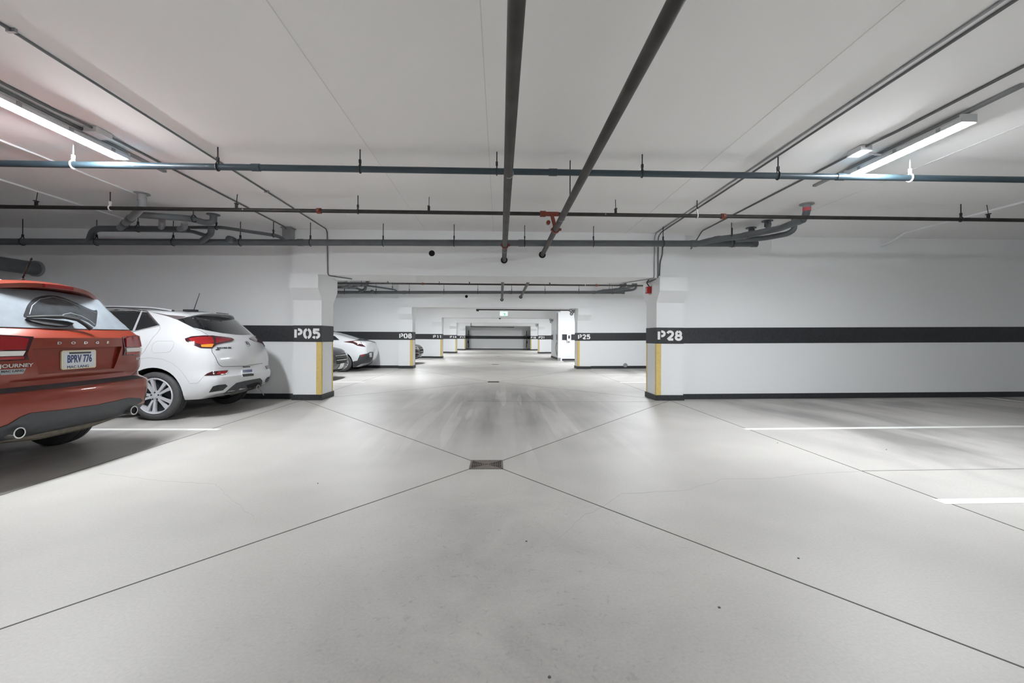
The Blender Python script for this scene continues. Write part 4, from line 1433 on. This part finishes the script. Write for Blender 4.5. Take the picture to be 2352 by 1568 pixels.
# ---- white crossover
BX, BY, BR, BWB = -4.90, 7.20, 0.348, 2.595
lev = [
    (0.20, 0.46, 3.1, 0.78, 0.08, 0.05, 0.2, 0.10),
    (0.284, 0.44, 3.36, 0.85, 0.08, 0.08, 0.25, 0.12),
    (0.292, -0.66, 3.37, 0.855, 0.20, 0.09, 0.25, 0.12),
    (0.36, -0.79, 3.42, 0.885, 0.24, 0.10, 0.25, 0.14),
    (0.46, -0.845, 3.45, 0.900, 0.26, 0.11, 0.25, 0.14),
    (0.54, -0.872, 3.46, 0.905, 0.26, 0.12, 0.25, 0.14),
    (0.60, -0.872, 3.46, 0.905, 0.26, 0.12, 0.25, 0.14),
    (0.64, -0.845, 3.46, 0.904, 0.26, 0.12, 0.25, 0.14),
    (0.72, -0.838, 3.45, 0.903, 0.27, 0.13, 0.25, 0.14),
    (0.80, -0.852, 3.43, 0.902, 0.27, 0.14, 0.25, 0.14),
    (0.90, -0.840, 3.38, 0.900, 0.27, 0.15, 0.3, 0.16),
    (1.00, -0.805, 3.20, 0.896, 0.27, 0.16, 0.3, 0.16),
    (1.08, -0.770, 2.80, 0.886, 0.27, 0.17, 0.3, 0.16),
    (1.14, -0.735, 2.45, 0.872, 0.27, 0.17, 0.3, 0.16),
    (1.20, -0.660, 2.20, 0.845, 0.26, 0.17, 0.3, 0.18),
    (1.28, -0.580, 2.02, 0.800, 0.24, 0.16, 0.3, 0.20),
    (1.38, -0.480, 1.80, 0.750, 0.22, 0.15, 0.3, 0.22),
    (1.47, -0.385, 1.60, 0.700, 0.20, 0.14, 0.3, 0.22),
    (1.53, -0.31, 1.44, 0.663, 0.18, 0.14, 0.3, 0.24),
    (1.565, -0.20, 1.28, 0.625, 0.16, 0.14, 0.3, 0.2),
    (1.590, 0.02, 1.08, 0.55, 0.16, 0.14, 0.3, 0.2),
    (1.612, 0.30, 0.85, 0.36, 0.16, 0.14, 0.2, 0.2),
]
me = body_mesh(lev, BWB, BR, 0.905, M_whcar, arch=0.06)
car = Car('car', 'white crossover car with black roof rails parked between the red car and P05', (BX, BY, 0), PI, me)
E2 = car
for x in (0, BWB):
    for s in (-1, 1):
        car.wheel(x, s * 0.885, BR, 0.255, 0.215)
cp = car.m_px
car.patch('rear_glass', cp, [(407, 734), (430, 728), (460, 725), (500, 727), (530, 731), (539, 736), (558, 751), (577, 768), (560, 769), (543, 768), (511, 765), (472, 758), (443, 752)], M_glass, 0.004, 6, mirror=False)
car.patch('pillar_trim', cp, [(346, 716), (384, 723), (428, 727), (407, 734), (384, 726)], mat('pillar_grey', (0.12, 0.10, 0.105), 0.2, coat=0.6), 0.003, 5, mirror=True)
tl = car.patch('tail_lamp', cp, [(425, 778), (440, 773), (464, 771), (487, 771), (512, 774), (532, 777), (537, 780), (532, 784), (512, 788), (496, 792), (487, 800), (461, 799), (443, 792), (428, 784)], M_lensd, 0.010, 4, mirror=True)
car.patch('red_lens', cp, [(433, 778), (448, 775.5), (466, 774), (484, 774), (489, 779), (490, 788), (484, 791), (462, 791), (449, 788), (438, 783)], M_lens, 0.013, 4, tl)
car.patch('amber_lens', cp, [(461, 792), (490, 790), (486, 797.5), (463, 797)], M_amber, 0.014, 4, tl)
car.patch('red_lens', cp, [(495, 776), (512, 777), (531, 779.5), (530, 782), (512, 785), (495, 788)], mat('mid_red_lens', (0.22, 0.010, 0.02), 0.12, coat=0.8), 0.013, 4, tl)
car.patch('bumper_reflector', cp, [(468.5, 863), (476, 857), (488, 852.5), (523.5, 850), (518, 860), (494, 862)], M_lensd, 0.006, 4, mirror=True)
car.patch('reflector_lens', cp, [(500, 853), (521.5, 851.5), (517, 858.5), (497, 859.5)], M_lens, 0.008, 4)
car.patch('bumper_vent', cp, [(479.7, 901), (489, 887), (500, 884), (518, 882), (522.7, 886), (511.6, 896)], M_plas, 0.004, 4, mirror=True)
car.patch('diffuser_panel', cp, [(513, 904), (526, 893), (543, 879), (560, 875), (597, 868), (602, 873), (601, 885), (596, 888), (567, 893), (540, 900)], M_valance, 0.006, 5)
car.patch('diffuser_recess', cp, [(565, 884), (590, 877), (597, 878), (594, 886), (568, 891)], M_black, 0.008, 5)
car.line('panel_gap', cp, [(486, 801), (487, 808), (495, 820), (500, 832), (504, 838), (511, 842), (560, 840.5), (603, 834)], M_gap, 0.004, 0.0)
car.line('panel_gap', cp, [(444, 753), (460, 759), (478, 769)], M_gap, 0.003, 0.0)
car.line('panel_gap', cp, [(367, 748), (368, 755), (360, 766), (351, 775), (340, 792), (330, 808), (316, 824)], mat('mid_gap', (0.22, 0.225, 0.23), 0.7), 0.0025, 0.0)
car.line('fuel_door_gap', cp, [(351, 789), (361, 783), (396, 783), (400, 787), (398, 796), (391, 806), (384, 809), (352, 810), (348, 806), (349, 797), (351, 789)], mat('light_gap', (0.42, 0.43, 0.44), 0.7), 0.0028, 0.0)
car.line('wheel_arch_trim', cp, [(318, 824), (345, 821), (372, 824), (395, 833), (415, 850), (428, 868), (436, 880), (454, 879), (468, 864)], mat('light_gap', (0.42, 0.43, 0.44), 0.7), 0.0035, 0.0)
pl = car.patch('licence_plate', cp, [(553.5, 844), (580, 842), (581.5, 862), (556, 865)], M_plate, 0.010, 6)
car.patch('plate_frame', cp, [(556, 860), (581, 857.5), (581.5, 862.5), (556.5, 865)], M_plas, 0.012, 6, pl)
car.patch('plate_lamp', cp, [(558, 841.5), (573, 840.5), (573, 843), (558, 844)], M_plas, 0.012, 6, pl)
for i in range(7):
    u = 557.2 + i * 3.1
    car.patch('plate_character', cp, [(u, 849.5 - i * 0.25), (u + 1.6, 849.4 - i * 0.25), (u + 2.0, 856.5 - i * 0.25), (u + 0.4, 856.7 - i * 0.25)], M_pltxt, 0.0115, 6, pl)
h, nn = car.hit(cp, 568, 789)
bd = MB().lathe([(0, 0.052), (0.008, 0.052), (0.012, 0.042), (0.010, 0.036)], h, nn, 24).build('badge', M_chrome, car.root, True)
for k in (-1, 0, 1):
    MB().prism([(k * 0.022 - 0.008, -0.028), (k * 0.022 + 0.008, -0.028), (k * 0.022 + 0.008, 0.024), (k * 0.022, 0.03), (k * 0.022 - 0.008, 0.024)],
               lambda u, v, d: mtx_rear(h, nn) @ V((u, v, d)), 0.004, 0.012).build('badge_shield', M_plas if k != 0 else M_chrome, bd)
h, nn = car.hit(cp, 515, 799)
text_obj('model_lettering', 'ENCORE GX', 0.036, M_valance, car.root, mtx_rear(h + nn * 0.003, nn), 0.0015, 0.001, 1.3)
h, nn = car.hit(cp, 500, 803)
text_obj('drive_lettering', 'AWD', 0.028, M_valance, car.root, mtx_rear(h + nn * 0.003, nn), 0.0015, 0.001, 1.2)
# side glass (near side measured, mirrored)
for s in (1, -1):
    sd = (lambda u, v, s=s: (V((u, s * 3, v)), V((0, -s, 0))))
    ga = car.patch('side_glass', sd, [(0.30, 1.28), (0.6, 1.26), (1.25, 1.225), (2.0, 1.20), (1.45, 1.51), (0.9, 1.562), (0.37, 1.572)], M_glass, 0.007, 0.035)
if True:
    car.patch('quarter_glass', cp, [(327, 715.5), (338, 717.5), (364, 746.5), (311, 759.5)], M_glass, 0.006, 5, mirror=True)
    car.patch('window_divider', cp, [(325, 714), (328, 715), (310.5, 760), (305, 760.5)], M_alloy, 0.010, 5)
    car.line('window_trim', cp, [(305, 761.5), (335, 755), (366.5, 748)], M_alloy, 0.005, 0.006)
    car.line('window_trim', cp, [(244, 703), (290, 708.5), (338, 715.5), (366, 747.5)], mat('pillar_grey', (0.12, 0.10, 0.105), 0.2, coat=0.6), 0.010, 0.004)
    car.line('window_trim', cp, [(248, 706.5), (290, 711.5), (338, 717.5)], M_alloy, 0.005, 0.006)
# rails: path rides above the roof edge
for s in (1, -1):
    MB().tube(curve_pts([(-0.02, s * 0.545, 1.578), (0.25, s * 0.565, 1.618), (0.9, s * 0.57, 1.635), (1.5, s * 0.55, 1.60), (1.65, s * 0.54, 1.53)], 0.15), 0.017, 8).build('roof_rail', M_plas, car.root, True)
    MB().tube(curve_pts([(0.0, s * 0.552, 1.584), (0.25, s * 0.572, 1.624), (0.9, s * 0.577, 1.641), (1.4, s * 0.56, 1.612)], 0.15), 0.013, 8).build('rail_trim', M_alloy, car.root, True)
# spoiler
secs = []
for i in range(13):
    t = -1 + i / 6
    y = t * 0.585
    xb = -0.40 + 0.16 * abs(t) ** 2.2
    zt_ = 1.583 - 0.075 * abs(t) ** 2.6
    secs.append([(xb + 0.30, y, zt_ + 0.008), (xb + 0.06, y, zt_ + 0.004), (xb, y, zt_ - 0.012), (xb + 0.01, y, zt_ - 0.026), (xb + 0.08, y, zt_ - 0.040), (xb + 0.28, y, zt_ - 0.06)])
vs = [v for s in secs for v in s]
fs = []
for i in range(12):
    for j in range(6):
        fs.append((i * 6 + j, i * 6 + (j + 1) % 6, (i + 1) * 6 + (j + 1) % 6, (i + 1) * 6 + j))
fs += [tuple(range(6)), tuple(range(72, 78))]
sp = MB().add(vs, fs).build('spoiler', M_whcar, car.root, True, 0.5)
MB().box((-0.404, -0.15, 1.572), (-0.39, 0.15, 1.582)).build('brake_light', M_lensd, sp)
MB().box((0.02, -0.05, 1.600), (0.20, 0.05, 1.635)).build('antenna_base', M_plas, car.root)
MB().tube([(0.06, 0.0, 1.63), (-0.03, 0.0, 1.90)], [0.006, 0.004], 6).build('antenna', M_plas, car.root)
MB().tube([(-0.58, -0.62, 0.33), (-0.60, 0.1, 0.31)], 0.05, 10).build('muffler', M_exh, car.root, True)
MB().tube([(0, -0.75, 0.30), (0, 0.75, 0.30)], 0.05, 10).build('rear_axle', M_plas, car.root, True)
hp = V((-0.80, -0.22, 0.36))
hk = MB().box((-0.84, -0.30, 0.335), (-0.55, -0.20, 0.365)).build('tow_hitch', M_exh, car.root)
MB().tube([hp + V((-0.05, 0.05 * math.cos(a), -0.02 + 0.05 * math.sin(a))) for a in [i * PI / 6 for i in range(13)]], 0.008, 6).build('hitch_ring', M_zinc, hk)
MB().tube([hp + V((-0.06, -0.05, -0.05)), hp + V((-0.06, -0.16, -0.16))], 0.007, 6).build('hitch_pin', M_zinc, hk)

# ---- white hatchback beyond P05
VX, VY, VR, VWB = -5.43, 16.0, 0.325, 2.69
lev = [
    (0.17, -0.55, 3.1, 0.74, 0.15, 0.05, 0.2, 0.1),
    (0.26, -0.70, 3.3, 0.82, 0.2, 0.10, 0.25, 0.12),
    (0.40, -0.80, 3.4, 0.88, 0.25, 0.12, 0.25, 0.14),
    (0.55, -0.86, 3.42, 0.90, 0.26, 0.13, 0.25, 0.14),
    (0.70, -0.88, 3.38, 0.90, 0.26, 0.14, 0.25, 0.14),
    (0.82, -0.87, 3.25, 0.895, 0.26, 0.15, 0.3, 0.16),
    (0.93, -0.85, 2.9, 0.885, 0.26, 0.16, 0.3, 0.16),
    (1.00, -0.84, 2.5, 0.865, 0.26, 0.17, 0.3, 0.16),
    (1.035, -0.80, 2.2, 0.83, 0.26, 0.17, 0.3, 0.16),
    (1.08, -0.60, 2.05, 0.78, 0.22, 0.14, 0.3, 0.16),
    (1.16, -0.30, 1.85, 0.72, 0.22, 0.14, 0.3, 0.18),
    (1.26, 0.05, 1.60, 0.66, 0.22, 0.14, 0.3, 0.2),
    (1.36, 0.45, 1.30, 0.59, 0.22, 0.14, 0.3, 0.2),
    (1.41, 0.75, 1.10, 0.48, 0.2, 0.12, 0.2, 0.2),
    (1.43, 0.85, 1.0, 0.30, 0.15, 0.10, 0.15, 0.1),
]
me = body_mesh(lev, VWB, VR, 0.90, M_whcar, arch=0.05)
car = Car('car', 'white low hatchback car parked tail-out between P05 and P08', (VX, VY, 0), PI, me)
for x in (0, VWB):
    for s in (-1, 1):
        car.wheel(x, s * 0.88, VR, 0.225, 0.2)
K = lambda pts: [(760 + a * 0.0893, 740 + b * 0.0893) for a, b in pts]
car.patch('tail_lamp', cp := car.m_px, K([(325, 505), (560, 480), (640, 470), (760, 480), (800, 560), (895, 632), (800, 622), (680, 600), (560, 540)]), M_lensd, 0.008, 2, mirror=True)
car.patch('clear_lens', cp, K([(570, 500), (640, 485), (750, 490), (790, 560), (700, 550), (640, 520)]), M_lensw, 0.011, 2)
car.patch('rear_panel', cp, K([(640, 455), (760, 425), (900, 405), (1000, 400), (985, 480), (850, 478), (740, 470)]), M_plas, 0.006, 2)
car.patch('rear_bumper_trim', cp, K([(480, 1025), (680, 985), (740, 840), (930, 800), (1000, 762), (1090, 760), (1082, 890), (1060, 960), (1000, 1030), (780, 1070), (560, 1180), (490, 1180)]), M_valance, 0.006, 2.5)
car.patch('licence_plate', cp, K([(985, 790), (1045, 782), (1050, 888), (992, 896)]), M_plate, 0.012, 2)
car.patch('bumper_reflector', cp, K([(775, 850), (870, 820), (860, 850), (790, 880)]), M_lens, 0.009, 2)
for s in (-1, 1):
    sd = (lambda u, v, s=s: (V((u, s * 3, v)), V((0, -s, 0))))
    car.patch('side_glass', sd, [(0.12, 1.10), (1.9, 1.05), (2.0, 1.07), (1.35, 1.33), (0.75, 1.345), (0.30, 1.23)], M_glass, 0.003, 0.12)
car.patch('rear_glass', lambda u, v: (V((u, v, 4)), V((0, 0, -1))), [(-0.62, 0.52), (0.30, 0.50), (0.30, -0.50), (-0.62, -0.52)], M_dusty, 0.004, 0.1)


# ---- dark cars parked nose-out
def nose_out(name, label, front_x, yc, paint):
    lev = [
        (0.17, -0.8, 3.25, 0.78, 0.2, 0.1, 0.22, 0.10),
        (0.26, -0.95, 3.46, 0.86, 0.2, 0.1, 0.26, 0.14),
        (0.40, -1.0, 3.56, 0.895, 0.2, 0.1, 0.28, 0.17),
        (0.55, -1.02, 3.59, 0.905, 0.2, 0.1, 0.28, 0.18),
        (0.68, -1.02, 3.57, 0.905, 0.2, 0.1, 0.28, 0.18),
        (0.78, -1.02, 3.50, 0.90, 0.2, 0.1, 0.28, 0.18),
        (0.85, -1.0, 3.40, 0.895, 0.2, 0.1, 0.30, 0.20),
        (0.90, -1.0, 3.20, 0.885, 0.2, 0.1, 0.32, 0.22),
        (0.95, -0.98, 2.60, 0.875, 0.2, 0.1, 0.34, 0.22),
        (0.99, -0.95, 2.35, 0.86, 0.2, 0.1, 0.3, 0.2),
        (1.15, -0.8, 2.02, 0.78, 0.2, 0.1, 0.25, 0.2),
        (1.30, -0.5, 1.70, 0.69, 0.2, 0.1, 0.25, 0.2),
        (1.42, 0.0, 1.35, 0.60, 0.2, 0.1, 0.25, 0.2),
        (1.47, 0.4, 1.1, 0.42, 0.2, 0.1, 0.2, 0.1),
    ]
    me = body_mesh(lev, 2.70, 0.33, 0.905, paint, arch=0.05)
    car = Car(name, label, (front_x - 3.59, yc, 0), 0.0, me)
    for x in (0, 2.70):
        for s in (-1, 1):
            car.wheel(x, s * 0.885, 0.33, 0.23, 0.2)
    fr = car.m_front
    gr = car.patch('grille', fr, [(-0.46, 0.74), (0.46, 0.74), (0.38, 0.46), (-0.38, 0.46)], M_black, 0.004, 0.08)
    for i in range(4):
        z = 0.50 + i * 0.06
        car.line('grille_bar', fr, [(-0.40 - i * 0.012, z), (0.40 + i * 0.012, z)], M_chrome if i in (1, 3) else M_plas, 0.008, 0.006, gr)
    for s in (-1, 1):
        hl = car.patch('headlamp', fr, [(s * 0.52, 0.78), (s * 0.84, 0.80), (s * 0.82, 0.69), (s * 0.54, 0.66)], M_lensw, 0.006, 0.06)
        car.patch('lamp_bezel', fr, [(s * 0.60, 0.755), (s * 0.76, 0.765), (s * 0.75, 0.71), (s * 0.61, 0.70)], M_glass, 0.008, 0.05, hl)
        car.patch('fog_recess', fr, [(s * 0.55, 0.46), (s * 0.80, 0.50), (s * 0.78, 0.34), (s * 0.58, 0.33)], M_black, 0.004, 0.06)
        car.line('fog_trim', fr, [(s * 0.54, 0.47), (s * 0.81, 0.51), (s * 0.79, 0.35)], M_chrome, 0.010, 0.006)
        sd = (lambda u, v, s=s: (V((u, s * 3, v)), V((0, -s, 0))))
        car.patch('side_glass', sd, [(-0.3, 1.04), (1.9, 1.01), (2.1, 1.03), (1.45, 1.36), (0.1, 1.40)], M_glass, 0.003, 0.12)
        MB().lathe([(-0.08, 0.03), (-0.05, 0.085), (0.05, 0.09), (0.09, 0.04)], (1.85, s * 0.98, 1.06), (1, 0, 0), 12).build('door_mirror', paint, car.root, True)
    pl = car.patch('licence_plate', fr, [(-0.152, 0.46), (0.152, 0.46), (0.152, 0.31), (-0.152, 0.31)], M_plate, 0.014, 0.06)
    for i in range(7):
        u = -0.125 + i * 0.037
        car.patch('plate_character', fr, [(u, 0.415), (u + 0.022, 0.415), (u + 0.022, 0.345), (u, 0.345)], M_pltxt, 0.0155, 0.05, pl)
    car.patch('lower_grille', fr, [(-0.45, 0.30), (0.45, 0.30), (0.40, 0.22), (-0.40, 0.22)], M_black, 0.004, 0.08)
    car.patch('windscreen', fr, [(-0.66, 1.02), (0.66, 1.02), (0.52, 1.38), (-0.52, 1.38)], M_glass, 0.004, 0.1)
    return car


nose_out('car', 'black car parked nose-out behind the P05 column, plate showing', -4.47, 12.55, M_dkcar)
nose_out('car', 'black car nose peeking out past the P08 column', -3.62, 20.55, M_dkcar)

# working properties are not part of the scene description
for o in bpy.data.objects:
    for k in ('_world', '_loc'):
        if k in o:
            del o[k]
